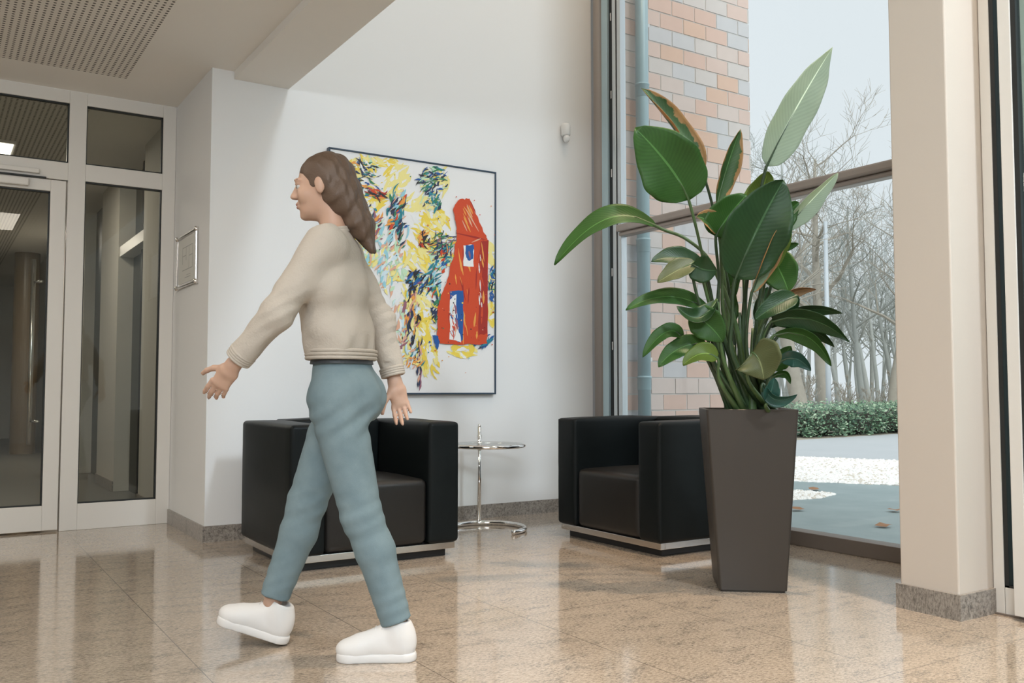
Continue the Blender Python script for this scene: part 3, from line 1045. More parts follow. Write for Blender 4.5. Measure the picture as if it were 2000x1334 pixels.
def frond(root, ctrl, W, tilt, fold, key, via=None, r=0.008, **kw):
    """root = (dx, dy) on the soil, ctrl = measured points of the blade from stalk to tip, via = points the stalk passes"""
    pts = [P(*c) for c in ctrl]
    base = Vector((pc[0] + root[0], pc[1] + root[1], PH - 0.05))
    mids = [P(*v) for v in (via or [])]
    if not mids:
        mids = [base.lerp(pts[0], 0.55) + Vector((0, 0, 0.10))]
    path = [base] + mids + [pts[0]]
    # smooth path through the points
    cv = []
    ext_ = [path[0] * 2 - path[1]] + path + [pts[min(1, len(pts) - 1)]]
    for i in range(1, len(ext_) - 2):
        p0, p1, p2, p3 = ext_[i - 1], ext_[i], ext_[i + 1], ext_[i + 2]
        for k in range(7):
            u = k / 7
            cv.append(0.5 * ((2 * p1) + (p2 - p0) * u + (2 * p0 - 5 * p1 + 4 * p2 - p3) * u * u + (3 * p1 - p0 - 3 * p2 + p3) * u ** 3))
    cv.append(path[-1])
    blade = bez(pts, 10)
    cv += [blade[2], blade[5]]
    n = len(cv)
    rs = [r * 1.9 * (1 - 0.55 * min(1, i / (n * 0.55))) for i in range(n)]
    rs[-2] = r * 0.5
    rs[-1] = r * 0.15
    mb = MB()
    mb.tube([plmi @ p for p in cv], rs, 9)
    st = mb.build('stem', M_STALK if srng.random() < 0.55 else M_STALKD, pl, smooth=True)
    add_leaf(st, pts, W, tilt, fold, key, **kw)


PX = 1778.4 / 4.2   # photo pixels per metre at the plant
def w_(px):
    return px / PX


# --- upper leaves
frond((0.02, 0.02), [(1497, 325, 4.15), (1545, 220, 4.10), (1626, 92, 4.05)], w_(40), 0.35, 0.35, 'p', via=[(1452, 620, 4.28), (1476, 440, 4.2)], shape=0.75, tip=0.6, seed=1)
frond((-0.05, 0.04), [(1372, 338, 4.30), (1330, 262, 4.30), (1253, 172, 4.28)], w_(34), 0.95, 0.75, 'b', via=[(1432, 640, 4.33), (1402, 450, 4.32)], shape=0.9, seed=2)
frond((-0.09, -0.03), [(1345, 390, 4.08), (1322, 330, 4.02), (1240, 250, 4.0)], w_(62), 0.12, 0.22, 'g', via=[(1396, 640, 4.18), (1372, 500, 4.12)], shape=0.82, tip=1.0, seed=3)
frond((-0.03, 0.06), [(1400, 402, 4.25), (1415, 330, 4.25), (1446, 252, 4.22)], w_(27), 0.55, 0.65, 'b', via=[(1424, 640, 4.30), (1408, 490, 4.28)], shape=0.9, seed=4)
frond((0.0, -0.02), [(1284, 443, 4.18), (1210, 395, 4.14), (1150, 430, 4.12), (1083, 518, 4.10)], w_(27), 0.75, 0.25, 'g', via=[(1440, 650, 4.22), (1392, 520, 4.2), (1342, 468, 4.2)], shape=0.95, r=0.009, seed=5)
frond((-0.02, -0.06), [(1398, 462, 4.05), (1412, 430, 4.02), (1458, 380, 4.02)], w_(40), 0.2, 0.2, 'g', via=[(1408, 640, 4.1), (1404, 540, 4.08)], shape=0.8, seed=6)
frond((0.01, -0.05), [(1404, 452, 4.07), (1385, 425, 4.02), (1360, 424, 4.0)], w_(22), 0.5, 0.5, 'b', via=[(1418, 640, 4.12), (1410, 540, 4.1)], shape=0.8, seed=7)
frond((0.06, -0.08), [(1436, 545, 3.98), (1478, 440, 3.92), (1530, 352, 3.90)], w_(62), 0.18, 0.32, 'd', via=[(1432, 700, 4.06), (1430, 620, 4.02)], shape=0.78, r=0.009, seed=8)
frond((0.05, 0.03), [(1465, 440, 4.28), (1485, 385, 4.26), (1500, 335, 4.24)], w_(36), 0.25, 0.2, 'y', via=[(1455, 640, 4.30), (1460, 520, 4.28)], shape=0.7, seed=9)
frond((0.09, 0.03), [(1530, 450, 4.22), (1575, 400, 4.18), (1636, 338, 4.16)], w_(24), 0.5, 0.6, 'p', via=[(1490, 640, 4.27), (1510, 540, 4.24)], shape=0.8, seed=10)
frond((0.08, 0.0), [(1512, 450, 4.2), (1530, 420, 4.18), (1560, 395, 4.18)], w_(24), 0.3, 0.3, 'g', via=[(1478, 640, 4.24), (1496, 540, 4.22)], shape=0.8, seed=11)
frond((0.08, -0.06), [(1468, 572, 3.98), (1500, 490, 3.94), (1540, 405, 3.94)], w_(24), 0.75, 0.7, 'pb', via=[(1460, 700, 4.04)], shape=0.85, seed=12)
frond((0.09, -0.02), [(1492, 530, 4.12), (1515, 470, 4.10), (1532, 405, 4.08)], w_(30), 0.4, 0.3, 'y', via=[(1474, 680, 4.16)], shape=0.8, seed=13)
frond((0.11, 0.0), [(1500, 490, 4.18), (1530, 535, 4.12), (1540, 570, 4.10)], w_(36), 0.1, 0.15, 'g', via=[(1482, 650, 4.2), (1494, 545, 4.2)], shape=0.75, seed=14)
frond((0.10, 0.06), [(1500, 496, 4.3), (1530, 480, 4.28), (1560, 476, 4.26)], w_(11), 0.5, 0.4, 'g', via=[(1480, 640, 4.3)], shape=0.9, seed=15)
# --- left cluster
frond((-0.10, -0.04), [(1372, 520, 4.05), (1325, 490, 4.02), (1272, 512, 4.0)], w_(22), 0.6, 0.3, 'd', via=[(1408, 690, 4.12), (1392, 590, 4.08)], shape=0.85, seed=16)
frond((-0.11, -0.06), [(1358, 512, 4.0), (1325, 525, 3.97), (1284, 552, 3.96)], w_(21), 0.45, 0.3, 'o', via=[(1404, 690, 4.08), (1384, 590, 4.04)], shape=0.85, seed=17)
frond((-0.06, -0.08), [(1352, 516, 3.98), (1372, 530, 3.96), (1400, 528, 3.96)], w_(27), 0.1, 0.25, 'd', via=[(1402, 690, 4.04), (1362, 580, 4.0)], shape=0.75, seed=18)
frond((-0.12, -0.02), [(1392, 612, 4.1), (1310, 550, 4.06), (1222, 606, 4.02)], w_(18), 0.5, 0.25, 'g', via=[(1412, 700, 4.12)], shape=0.9, seed=19)
frond((-0.09, -0.09), [(1400, 585, 4.0), (1368, 650, 3.95), (1322, 598, 3.95)], w_(20), 0.6, 0.5, 'd', via=[(1412, 700, 4.02)], shape=0.9, seed=20)
frond((-0.05, -0.09), [(1345, 615, 4.02), (1385, 625, 4.0), (1412, 668, 3.98)], w_(32), 0.1, 0.2, 'g', via=[(1400, 720, 4.04), (1378, 650, 4.02)], shape=0.8, seed=21)
frond((-0.13, -0.04), [(1334, 660, 4.05), (1305, 620, 4.02), (1255, 698, 4.0)], w_(17), 0.5, 0.3, 'g', via=[(1396, 730, 4.1), (1360, 668, 4.06)], shape=0.9, seed=22)
frond((-0.12, -0.06), [(1380, 672, 4.05), (1325, 665, 4.02), (1286, 717, 4.0)], w_(21), 0.35, 0.25, 'g', via=[(1400, 735, 4.08)], shape=0.85, seed=23)
frond((-0.10, -0.08), [(1402, 700, 4.0), (1372, 675, 3.98), (1334, 714, 3.96)], w_(21), 0.5, 0.3, 'y', via=[(1406, 745, 4.03)], shape=0.8, seed=24)
# --- right cluster
frond((0.12, -0.03), [(1495, 612, 4.12), (1540, 560, 4.08), (1594, 565, 4.06)], w_(13), 0.6, 0.5, 'r', via=[(1476, 700, 4.16)], shape=0.9, seed=25)
frond((0.10, -0.09), [(1556, 578, 3.98), (1520, 590, 3.95), (1474, 625, 3.95)], w_(23), 0.35, 0.35, 'd', via=[(1480, 700, 4.02), (1505, 610, 4.0)], shape=0.85, seed=26)
frond((0.12, -0.05), [(1510, 625, 4.05), (1535, 600, 4.02), (1560, 578, 4.0)], w_(22), 0.3, 0.25, 'd', via=[(1482, 710, 4.1)], shape=0.8, seed=27)
frond((0.13, -0.02), [(1500, 640, 4.1), (1560, 588, 4.06), (1646, 612, 4.02)], w_(15), 0.65, 0.3, 'd', via=[(1480, 720, 4.14)], shape=0.85, seed=28)
frond((0.13, -0.06), [(1506, 628, 4.0), (1585, 600, 3.96), (1660, 668, 3.92)], w_(24), 0.55, 0.3, 'd', via=[(1482, 720, 4.06)], shape=0.72, tip=0.4, seed=29)
frond((0.14, -0.03), [(1512, 655, 4.02), (1585, 630, 3.98), (1624, 715, 3.95)], w_(18), 0.6, 0.35, 'g', via=[(1486, 725, 4.07)], shape=0.9, seed=30)
frond((0.14, 0.0), [(1525, 650, 4.1), (1580, 622, 4.06), (1630, 678, 4.04)], w_(14), 0.6, 0.35, 'd', via=[(1488, 725, 4.13)], shape=0.9, seed=31)
frond((0.11, -0.10), [(1470, 688, 3.95), (1488, 700, 3.92), (1492, 742, 3.92)], w_(48), 0.15, 0.3, 'o', via=[(1462, 745, 3.98)], shape=0.62, seed=32)
frond((0.12, 0.03), [(1508, 722, 4.2), (1525, 700, 4.18), (1545, 676, 4.16)], w_(20), 0.3, 0.25, 'g', via=[(1490, 755, 4.2)], shape=0.75, seed=33)
frond((0.15, -0.03), [(1524, 706, 4.05), (1555, 686, 4.02), (1584, 724, 4.0)], w_(17), 0.35, 0.3, 't', via=[(1494, 760, 4.08)], shape=0.75, seed=34)
frond((0.15, 0.0), [(1506, 738, 4.12), (1540, 715, 4.1), (1544, 750, 4.08)], w_(9), 0.5, 0.4, 'g', via=[(1490, 770, 4.13)], shape=0.9, seed=35)
frond((0.14, -0.09), [(1492, 750, 3.98), (1505, 800, 3.95), (1557, 770, 3.93)], w_(15), 0.6, 0.5, 't', via=[(1490, 770, 4.0)], shape=0.85, seed=36)
frond((0.08, -0.10), [(1500, 785, 3.98), (1508, 760, 3.96), (1512, 738, 3.96)], w_(16), 0.3, 0.4, 't', via=[(1496, 795, 3.99)], shape=0.7, seed=37)
# --- filler behind
frond((-0.02, 0.05), [(1425, 640, 4.35), (1424, 600, 4.35), (1430, 556, 4.35)], w_(17), 0.3, 0.2, 'g', via=[(1432, 730, 4.35)], shape=0.75, seed=38)
frond((0.05, 0.06), [(1480, 630, 4.35), (1488, 595, 4.35), (1500, 560, 4.35)], w_(17), 0.3, 0.2, 'd', via=[(1474, 730, 4.35)], shape=0.75, seed=39)
frond((0.03, 0.08), [(1440, 470, 4.4), (1430, 520, 4.4), (1436, 580, 4.4)], w_(20), 0.4, 0.2, 'g', via=[(1452, 650, 4.4), (1452, 540, 4.4)], shape=0.8, seed=40)
# thick leaf sheaths at the foot of the clump
for k, (dx, dy, hx, hz, r_) in enumerate(((-0.10, -0.05, -0.02, 0.34, 0.020), (-0.04, -0.07, 0.01, 0.42, 0.024), (0.03, -0.06, 0.0, 0.46, 0.026), (0.09, -0.05, 0.03, 0.38, 0.022), (0.0, 0.02, -0.01, 0.5, 0.026),
                                           (0.07, 0.04, 0.02, 0.42, 0.022), (-0.08, 0.03, -0.03, 0.40, 0.020), (0.12, 0.0, 0.05, 0.33, 0.018))):
    b_ = Vector((pc[0] + dx, pc[1] + dy, PH - 0.05))
    t_ = b_ + Vector((hx * 0.84, -hx * 0.54, hz))
    pts = bez([b_, b_.lerp(t_, 0.5) + Vector((hx * 0.2, 0, 0)), t_], 10)
    MB().tube([plmi @ p for p in pts], [r_ * (1 - 0.75 * (i / 10) ** 1.5) for i in range(11)], 10).build('leaf_sheath', M_STALK if k % 2 else M_STALKD, pl, smooth=True)
# ------------------------------------------------------------------ walking person
class Field:
    """signed-distance grid: limbs are blended into one continuous skin, then meshed"""

    def __init__(self, lo, hi, h):
        self.lo, self.h = np.array(lo, float), h
        self.n = [int(math.ceil((hi[i] - lo[i]) / h)) + 1 for i in range(3)]
        self.ax = [lo[i] + h * np.arange(self.n[i]) for i in range(3)]
        self.v = np.full(self.n, 1.0, np.float32)

    def sl(self, lo, hi):
        s = []
        for i in range(3):
            a = max(0, int((lo[i] - self.lo[i]) / self.h) - 1)
            b = min(self.n[i], int((hi[i] - self.lo[i]) / self.h) + 3)
            if b <= a:
                return None
            s.append(slice(a, b))
        return tuple(s)

    def pts(self, s):
        return (self.ax[0][s[0]][:, None, None], self.ax[1][s[1]][None, :, None], self.ax[2][s[2]][None, None, :])

    def put(self, s, d, k, cut=False):
        v = self.v[s]
        if cut:
            d = -d
            h = np.clip(0.5 - 0.5 * (v - d) / k, 0, 1)
            self.v[s] = v * (1 - h) + d * h + k * h * (1 - h)
        else:
            h = np.clip(0.5 + 0.5 * (v - d) / k, 0, 1)
            self.v[s] = v * (1 - h) + d * h - k * h * (1 - h)

    def cone(self, a, b, r1, r2, k=0.02, flat=None, cut=False):
        a, b = np.array(a, float), np.array(b, float)
        rm = max(r1, r2) * (max(1, flat[1]) if flat else 1) + k * 1.5 + 2 * self.h
        s = self.sl(np.minimum(a, b) - rm, np.maximum(a, b) + rm)
        if s is None:
            return
        x, y, z = self.pts(s)
        p = [x - a[0], y - a[1], z - a[2]]
        ba = b - a
        if flat:
            w_ = np.array(flat[0], float)
            w_ /= np.linalg.norm(w_)
            f = 1 - 1 / flat[1]
            dp = p[0] * w_[0] + p[1] * w_[1] + p[2] * w_[2]
            p = [p[i] - dp * f * w_[i] for i in range(3)]
            ba = ba - w_ * (ba @ w_) * f
        l2 = max(ba @ ba, 1e-9)
        t = np.clip((p[0] * ba[0] + p[1] * ba[1] + p[2] * ba[2]) / l2, 0, 1)
        d = np.sqrt((p[0] - t * ba[0]) ** 2 + (p[1] - t * ba[1]) ** 2 + (p[2] - t * ba[2]) ** 2) - (r1 + (r2 - r1) * t)
        self.put(s, d.astype(np.float32), k, cut)

    def ell(self, c, r, k=0.015, cut=False, M=None):
        c, r = np.array(c, float), np.array(r, float)
        rm = r.max() + k * 1.5 + 2 * self.h
        s = self.sl(c - rm, c + rm)
        if s is None:
            return
        x, y, z = self.pts(s)
        p = [x - c[0] + 0 * y + 0 * z, y - c[1] + 0 * x + 0 * z, z - c[2] + 0 * x + 0 * y]
        if M is not None:
            p = [p[0] * M[i][0] + p[1] * M[i][1] + p[2] * M[i][2] for i in range(3)]
        k0 = np.sqrt(sum((p[i] / r[i]) ** 2 for i in range(3)))
        k1 = np.sqrt(sum((p[i] / r[i] ** 2) ** 2 for i in range(3)))
        self.put(s, (k0 * (k0 - 1) / np.maximum(k1, 1e-6)).astype(np.float32), k, cut)

    def plane(self, pt, nrm, lo=None, hi=None):
        """remove everything on the side the normal points to"""
        nrm = np.array(nrm, float)
        nrm /= np.linalg.norm(nrm)
        s = self.sl(lo if lo is not None else self.lo, hi if hi is not None else self.lo + self.h * np.array(self.n))
        x, y, z = self.pts(s)
        d = (x - pt[0]) * nrm[0] + (y - pt[1]) * nrm[1] + (z - pt[2]) * nrm[2]
        self.v[s] = np.maximum(self.v[s], d.astype(np.float32))

    def ripple(self, fn, lo=None, hi=None):
        s = self.sl(lo if lo is not None else self.lo, hi if hi is not None else self.lo + self.h * np.array(self.n))
        x, y, z = self.pts(s)
        self.v[s] += fn(x, y, z).astype(np.float32)

    def mesh(self, name, mt, parent, smooth_it=2):
        v = self.v
        v[0], v[-1] = 1, 1
        v[:, 0], v[:, -1] = 1, 1
        v[:, :, 0], v[:, :, -1] = 1, 1
        ins = v < 0
        c = [n - 1 for n in self.n]
        acc = np.zeros((c[0], c[1], c[2]), np.int8)
        for dx in (0, 1):
            for dy in (0, 1):
                for dz in (0, 1):
                    acc += ins[dx:dx + c[0], dy:dy + c[1], dz:dz + c[2]]
        act = (acc > 0) & (acc < 8)
        I, J, K = np.nonzero(act)
        idx = np.full(act.shape, -1, np.int32)
        idx[I, J, K] = np.arange(len(I))
        pos = np.zeros((len(I), 3))
        cnt = np.zeros(len(I))
        cor = [(a, b, d) for a in (0, 1) for b in (0, 1) for d in (0, 1)]
        for i0 in cor:
            for axn in range(3):
                if i0[axn]:
                    continue
                i1 = list(i0)
                i1[axn] = 1
                a = v[I + i0[0], J + i0[1], K + i0[2]]
                b = v[I + i1[0], J + i1[1], K + i1[2]]
                m = (a < 0) != (b < 0)
                t = np.where(m, a / np.where(m, a - b, 1), 0)
                for q in range(3):
                    pos[:, q] += np.where(m, i0[q] + (t if q == axn else 0), 0)
                cnt += m
        pos = pos / cnt[:, None] + np.stack([I, J, K], 1)
        pos = pos * self.h + self.lo
        faces = []
        for axn in range(3):
            u, w_ = (axn + 1) % 3, (axn + 2) % 3
            a = [slice(None)] * 3
            b = [slice(None)] * 3
            a[axn], b[axn] = slice(0, -1), slice(1, None)
            e0, e1 = ins[tuple(a)], ins[tuple(b)]
            ed = np.stack(np.nonzero(e0 != e1), 1)
            sgn = e0[tuple(ed.T)]

            def cell(du, dw):
                q = ed.copy()
                q[:, u] += du
                q[:, w_] += dw
                return idx[tuple(q.T)]
            quad = np.stack([cell(-1, -1), cell(0, -1), cell(0, 0), cell(-1, 0)], 1)
            quad[~sgn] = quad[~sgn][:, ::-1]
            faces.append(quad)
        faces = np.concatenate(faces)
        faces = faces[(faces >= 0).all(1)]
        for _ in range(smooth_it):
            s_, n_ = np.zeros_like(pos), np.zeros(len(pos))
            for q in range(4):
                a, b = faces[:, q], faces[:, (q + 1) % 4]
                for i in range(3):
                    s_[:, i] += np.bincount(a, pos[b, i], len(pos)) + np.bincount(b, pos[a, i], len(pos))
                n_ += np.bincount(a, minlength=len(pos)) + np.bincount(b, minlength=len(pos))
            pos = pos * 0.5 + 0.5 * s_ / np.maximum(n_, 1)[:, None]
        me = bpy.data.meshes.new(name)
        me.from_pydata(pos.tolist(), [], faces.tolist())
        me.polygons.foreach_set('use_smooth', [True] * len(faces))
        me.materials.append(mt)
        me.update()
        o = bpy.data.objects.new(name, me)
        col.objects.link(o)
        o.parent = parent
        return o


q0 = P(672, 762, 3.18)
wf = Vector((-math.cos(YAW), math.sin(YAW), 0))
per = empty('person', (q0.x, q0.y, 0), math.atan2(wf.y, wf.x))
tag(per, 'person in a cream sweater, pale blue jeans and white sneakers striding to the left', 'person')
M_SKIN = mat('skin', (0.52, 0.33, 0.24), 0.5)
M_SKIN.node_tree.nodes['Principled BSDF'].inputs['Subsurface Weight'].default_value = 0.12
M_SKIN.node_tree.nodes['Principled BSDF'].inputs['Subsurface Radius'].default_value = (0.02, 0.008, 0.004)
M_HAIR = mat('brown_hair', (0.10, 0.062, 0.040), 0.45)
bump(M_HAIR, noise(M_HAIR, 130, 4, 0.7), 0.5, 0.004)
M_KNIT = mat('cream_knit', (0.49, 0.44, 0.38), 0.9, spec=0.15)
bump(M_KNIT, mixc(M_KNIT, 0.5, noise(M_KNIT, 95, 3, 0.6), noise(M_KNIT, 24, 3, 0.6)), 0.55, 0.008)
M_DENIM = mat('pale_denim', (0.27, 0.37, 0.42), 0.85, spec=0.2)
_n = noise(M_DENIM, 14, 4, 0.6)
_N, _L, _p = nt(M_DENIM)
_L.new(mixc(M_DENIM, _n, (0.135, 0.195, 0.22), (0.24, 0.315, 0.34)), _p.inputs['Base Color'])
bump(M_DENIM, noise(M_DENIM, 420, 2, 0.6), 0.25, 0.002)
M_SHOE = mat('white_sneaker', (0.74, 0.72, 0.70), 0.5)
M_SOLE = mat('sneaker_sole', (0.72, 0.70, 0.68), 0.6)
M_BELT = mat('dark_belt', (0.05, 0.055, 0.06), 0.5)

HIPL, KNL, ANL = (0.012, 0.088, 0.865), (-0.082, 0.098, 0.475), (-0.205, 0.090, 0.105)
HIPR, KNR, ANR = (0.012, -0.088, 0.865), (0.145, -0.090, 0.500), (0.262, -0.085, 0.150)
SHL, ELL_, WRL = (0.040, 0.165, 1.395), (0.180, 0.215, 1.155), (0.335, 0.170, 0.985)
SHR, ELR, WRR = (0.030, -0.165, 1.395), (-0.090, -0.225, 1.160), (-0.150, -0.215, 0.930)
NECK, HC = (0.045, 0, 1.435), (0.082, 0.0, 1.614)
YF = ((0, 1, 0), 1.5)
hp = math.radians(7)
HM = ((math.cos(hp), 0, -math.sin(hp)), (0, 1, 0), (math.sin(hp), 0, math.cos(hp)))   # world -> head


def hd3(x, y, z):
    """head-frame point -> person frame"""
    return (HC[0] + HM[0][0] * x + HM[2][0] * z, HC[1] + y, HC[2] + HM[0][2] * x + HM[2][2] * z)


B = Field((-0.38, -0.33, -0.01), (0.58, 0.33, 1.76), 0.0048)
# trunk
B.cone((0.0, 0, 0.90), (0.015, 0, 1.02), 0.100, 0.082, 0.03, YF)
B.cone((0.015, 0, 1.02), (0.045, 0, 1.26), 0.082, 0.100, 0.03, YF)
B.cone((0.045, 0, 1.26), (0.035, 0, 1.36), 0.098, 0.070, 0.03, ((0, 1, 0), 1.75))
B.cone((0.034, -0.13, 1.395), (0.034, 0.13, 1.395), 0.042, 0.042, 0.04)
B.cone((0.03, 0, 1.40), hd3(-0.022, 0, -0.05), 0.052, 0.046, 0.03)
for (h_, k_, a_) in ((HIPL, KNL, ANL), (HIPR, KNR, ANR)):
    B.cone(h_, k_, 0.080, 0.050, 0.03)
    c_ = tuple(k_[i] * 0.7 + a_[i] * 0.3 + (-0.012 if i == 0 else 0) for i in range(3))
    B.cone(k_, c_, 0.048, 0.047, 0.02)
    B.cone(c_, a_, 0.046, 0.032, 0.02)
for (s_, e_, w2) in ((SHL, ELL_, WRL), (SHR, ELR, WRR)):
    B.cone(s_, e_, 0.044, 0.034, 0.03)
    B.cone(e_, w2, 0.034, 0.024, 0.015)


def hand(F_, wr, d, thumb, palm, curl):
    d, thumb, palm = [np.array(q, float) / np.linalg.norm(q) for q in (d, thumb, palm)]
    thumb = thumb - d * (thumb @ d)
    thumb /= np.linalg.norm(thumb)
    palm = palm - d * (palm @ d) - thumb * (palm @ thumb)
    palm /= np.linalg.norm(palm)
    wr = np.array(wr, float)
    F_.cone(wr, wr + d * 0.03, 0.0225, 0.024, 0.012, (thumb, 1.15))
    F_.cone(wr + d * 0.03, wr + d * 0.085, 0.0165, 0.0150, 0.012, (thumb, 2.1))
    F_.cone(wr + d * 0.035 + thumb * 0.018 + palm * 0.008, wr + d * 0.06 + thumb * 0.014 + palm * 0.006, 0.015, 0.012, 0.012)
    for i, (off, L_, r_) in enumerate(((0.029, 0.074, 0.0088), (0.010, 0.084, 0.0090), (-0.009, 0.078, 0.0086), (-0.027, 0.061, 0.0076))):
        p_ = wr + d * (0.092 - 0.004 * abs(i - 1)) + thumb * off
        dirn = d + thumb * off * 1.8
        ang = curl * (0.7 + 0.16 * i)
        for seg, fr_ in enumerate((0.45, 0.31, 0.24)):
            a_ = ang * (0.45 + 0.65 * seg)
            dv = dirn * math.cos(a_) + palm * math.sin(a_)
            dv /= np.linalg.norm(dv)
            q_ = p_ + dv * L_ * fr_
            F_.cone(p_, q_, r_ * (1 - 0.08 * seg), r_ * (0.92 - 0.08 * seg), 0.004)
            p_ = q_
    p_ = wr + d * 0.035 + thumb * 0.024 + palm * 0.008
    for seg, (L_, sp) in enumerate(((0.036, 0.95), (0.030, 0.55), (0.024, 0.30))):
        dv = d * 0.85 + thumb * sp + palm * 0.30
        dv /= np.linalg.norm(dv)
        q_ = p_ + dv * L_
        F_.cone(p_, q_, 0.0115 - 0.0012 * seg, 0.0105 - 0.0012 * seg, 0.006)
        p_ = q_


dL = np.array(WRL) - np.array(ELL_)
hand(B, WRL, dL + np.array((0, -0.02, -0.03)), (0.8, 0.1, 0.6), (-0.15, -1, -0.1), 0.55)
dR = np.array(WRR) - np.array(ELR)
hand(B, WRR, dR, (0.9, 0.15, -0.25), (0.1, 1, 0.1), 0.65)
# head and face
B.ell(hd3(-0.016, 0, 0.030), (0.096, 0.074, 0.088), 0.02, M=HM)
B.ell(hd3(0.030, 0, -0.030), (0.060, 0.056, 0.078), 0.03, M=HM)
B.ell(hd3(0.052, 0, -0.078), (0.034, 0.036, 0.030), 0.02, M=HM)
B.ell(hd3(0.074, 0, -0.094), (0.016, 0.018, 0.014), 0.012, M=HM)
for sy in (-1, 1):
    B.ell(hd3(0.058, sy * 0.036, -0.026), (0.026, 0.022, 0.026), 0.016, M=HM)
    B.ell(hd3(0.0945, sy * 0.031, 0.006), (0.014, 0.016, 0.011), 0.008, cut=True, M=HM)
    B.ell(hd3(0.076, sy * 0.030, 0.028), (0.016, 0.024, 0.008), 0.010, M=HM)
    B.ell(hd3(-0.004, sy * 0.074, -0.006), (0.018, 0.009, 0.031), 0.006, M=HM)
for sy in (-1, 1):
    B.ell(hd3(0.0775, sy * 0.031, 0.0150), (0.0135, 0.0155, 0.0060), 0.004, M=HM)
    B.ell(hd3(0.0765, sy * 0.031, -0.0055), (0.0120, 0.0145, 0.0050), 0.004, M=HM)
B.cone(hd3(0.086, 0, 0.016), hd3(0.108, 0, -0.020), 0.0085, 0.0105, 0.010)
for sy in (-1, 1):
    B.ell(hd3(0.099, sy * 0.010, -0.024), (0.010, 0.008, 0.007), 0.006, M=HM)
B.ell(hd3(0.090, 0, -0.048), (0.010, 0.024, 0.0065), 0.006, M=HM)
B.ell(hd3(0.088, 0, -0.061), (0.010, 0.021, 0.0070), 0.005, M=HM)
B.ell(hd3(0.101, 0, -0.0545), (0.008, 0.022, 0.0018), 0.003, cut=True, M=HM)
body = B.mesh('body', M_SKIN, per)
del B
# eyes, brows, lips
M_EYE = mat('eye_white', (0.48, 0.46, 0.44), 0.4)
M_IRIS = mat('iris', (0.06, 0.04, 0.025), 0.1)
M_LIP = mat('lips', (0.46, 0.20, 0.17), 0.4)
for sy in (-1, 1):
    c_ = hd3(0.0745, sy * 0.031, 0.006)
    e_ = MB()
    n_ = 14
    prof = [(max(1e-4, 0.0125 * math.sin(PI * i / n_)), -0.0125 * math.cos(PI * i / n_)) for i in range(n_ + 1)]
    e_.lathe(prof, (0, 0, 0), 18)
    e_.v = [(c_[0] + z_, c_[1] + y_, c_[2] - x_) for x_, y_, z_ in e_.v]
    eo = e_.build('eye', [M_EYE, M_IRIS], per, smooth=True)
    for pl_ in eo.data.polygons:
        if pl_.center.x - c_[0] > 0.0086:
            pl_.material_index = 1
    br_ = MB()
    br_.tube([hd3(0.088, sy * 0.012, 0.026), hd3(0.0885, sy * 0.03, 0.0315), hd3(0.076, sy * 0.052, 0.028)], [0.0028, 0.0034, 0.0016], 8)
    br_.build('eyebrow', M_HAIR, per, smooth=True)

lip_ = MB()
lip_.tube([hd3(0.0845, -0.021, -0.0535), hd3(0.0965, -0.008, -0.0495), hd3(0.0975, 0, -0.0505), hd3(0.0965, 0.008, -0.0495), hd3(0.0845, 0.021, -0.0535)], [0.0015, 0.0038, 0.0036, 0.0038, 0.0015], 8)
lip_.tube([hd3(0.0835, -0.020, -0.0555), hd3(0.0945, -0.008, -0.0605), hd3(0.0955, 0, -0.0610), hd3(0.0945, 0.008, -0.0605), hd3(0.0835, 0.020, -0.0555)], [0.0015, 0.0040, 0.0044, 0.0040, 0.0015], 8)
lip_.build('lips', M_LIP, per, smooth=True)
# hair gathered loosely at the nape
Hf = Field((-0.26, -0.16, 1.28), (0.24, 0.16, 1.78), 0.0045)
Hf.ell(hd3(-0.020, 0, 0.033), (0.101, 0.081, 0.092), 0.02, M=HM)
Hf.ell(hd3(-0.055, 0, -0.03), (0.070, 0.076, 0.085), 0.03, M=HM)
Hf.cone(hd3(-0.080, 0, -0.045), hd3(-0.118, 0.0, -0.150), 0.058, 0.046, 0.03, ((0, 1, 0), 1.25))
Hf.cone(hd3(-0.118, 0, -0.150), hd3(-0.150, 0.01, -0.245), 0.044, 0.014, 0.02, ((0, 1, 0), 1.3))
Hf.ell(hd3(0.106, 0, -0.035), (0.080, 0.100, 0.098), 0.012, cut=True, M=HM)
Hf.ell(hd3(0.02, 0.09, -0.07), (0.045, 0.05, 0.055), 0.012, cut=True, M=HM)
Hf.ell(hd3(0.02, -0.09, -0.07), (0.045, 0.05, 0.055), 0.012, cut=True, M=HM)
Hf.ripple(lambda x, y, z: 0.0022 * np.sin(120 * y + 60 * z + 75 * x) + 0.0017 * np.sin(210 * y - 50 * z + 120 * x))
Hf.mesh('hair', M_HAIR, per)
del Hf

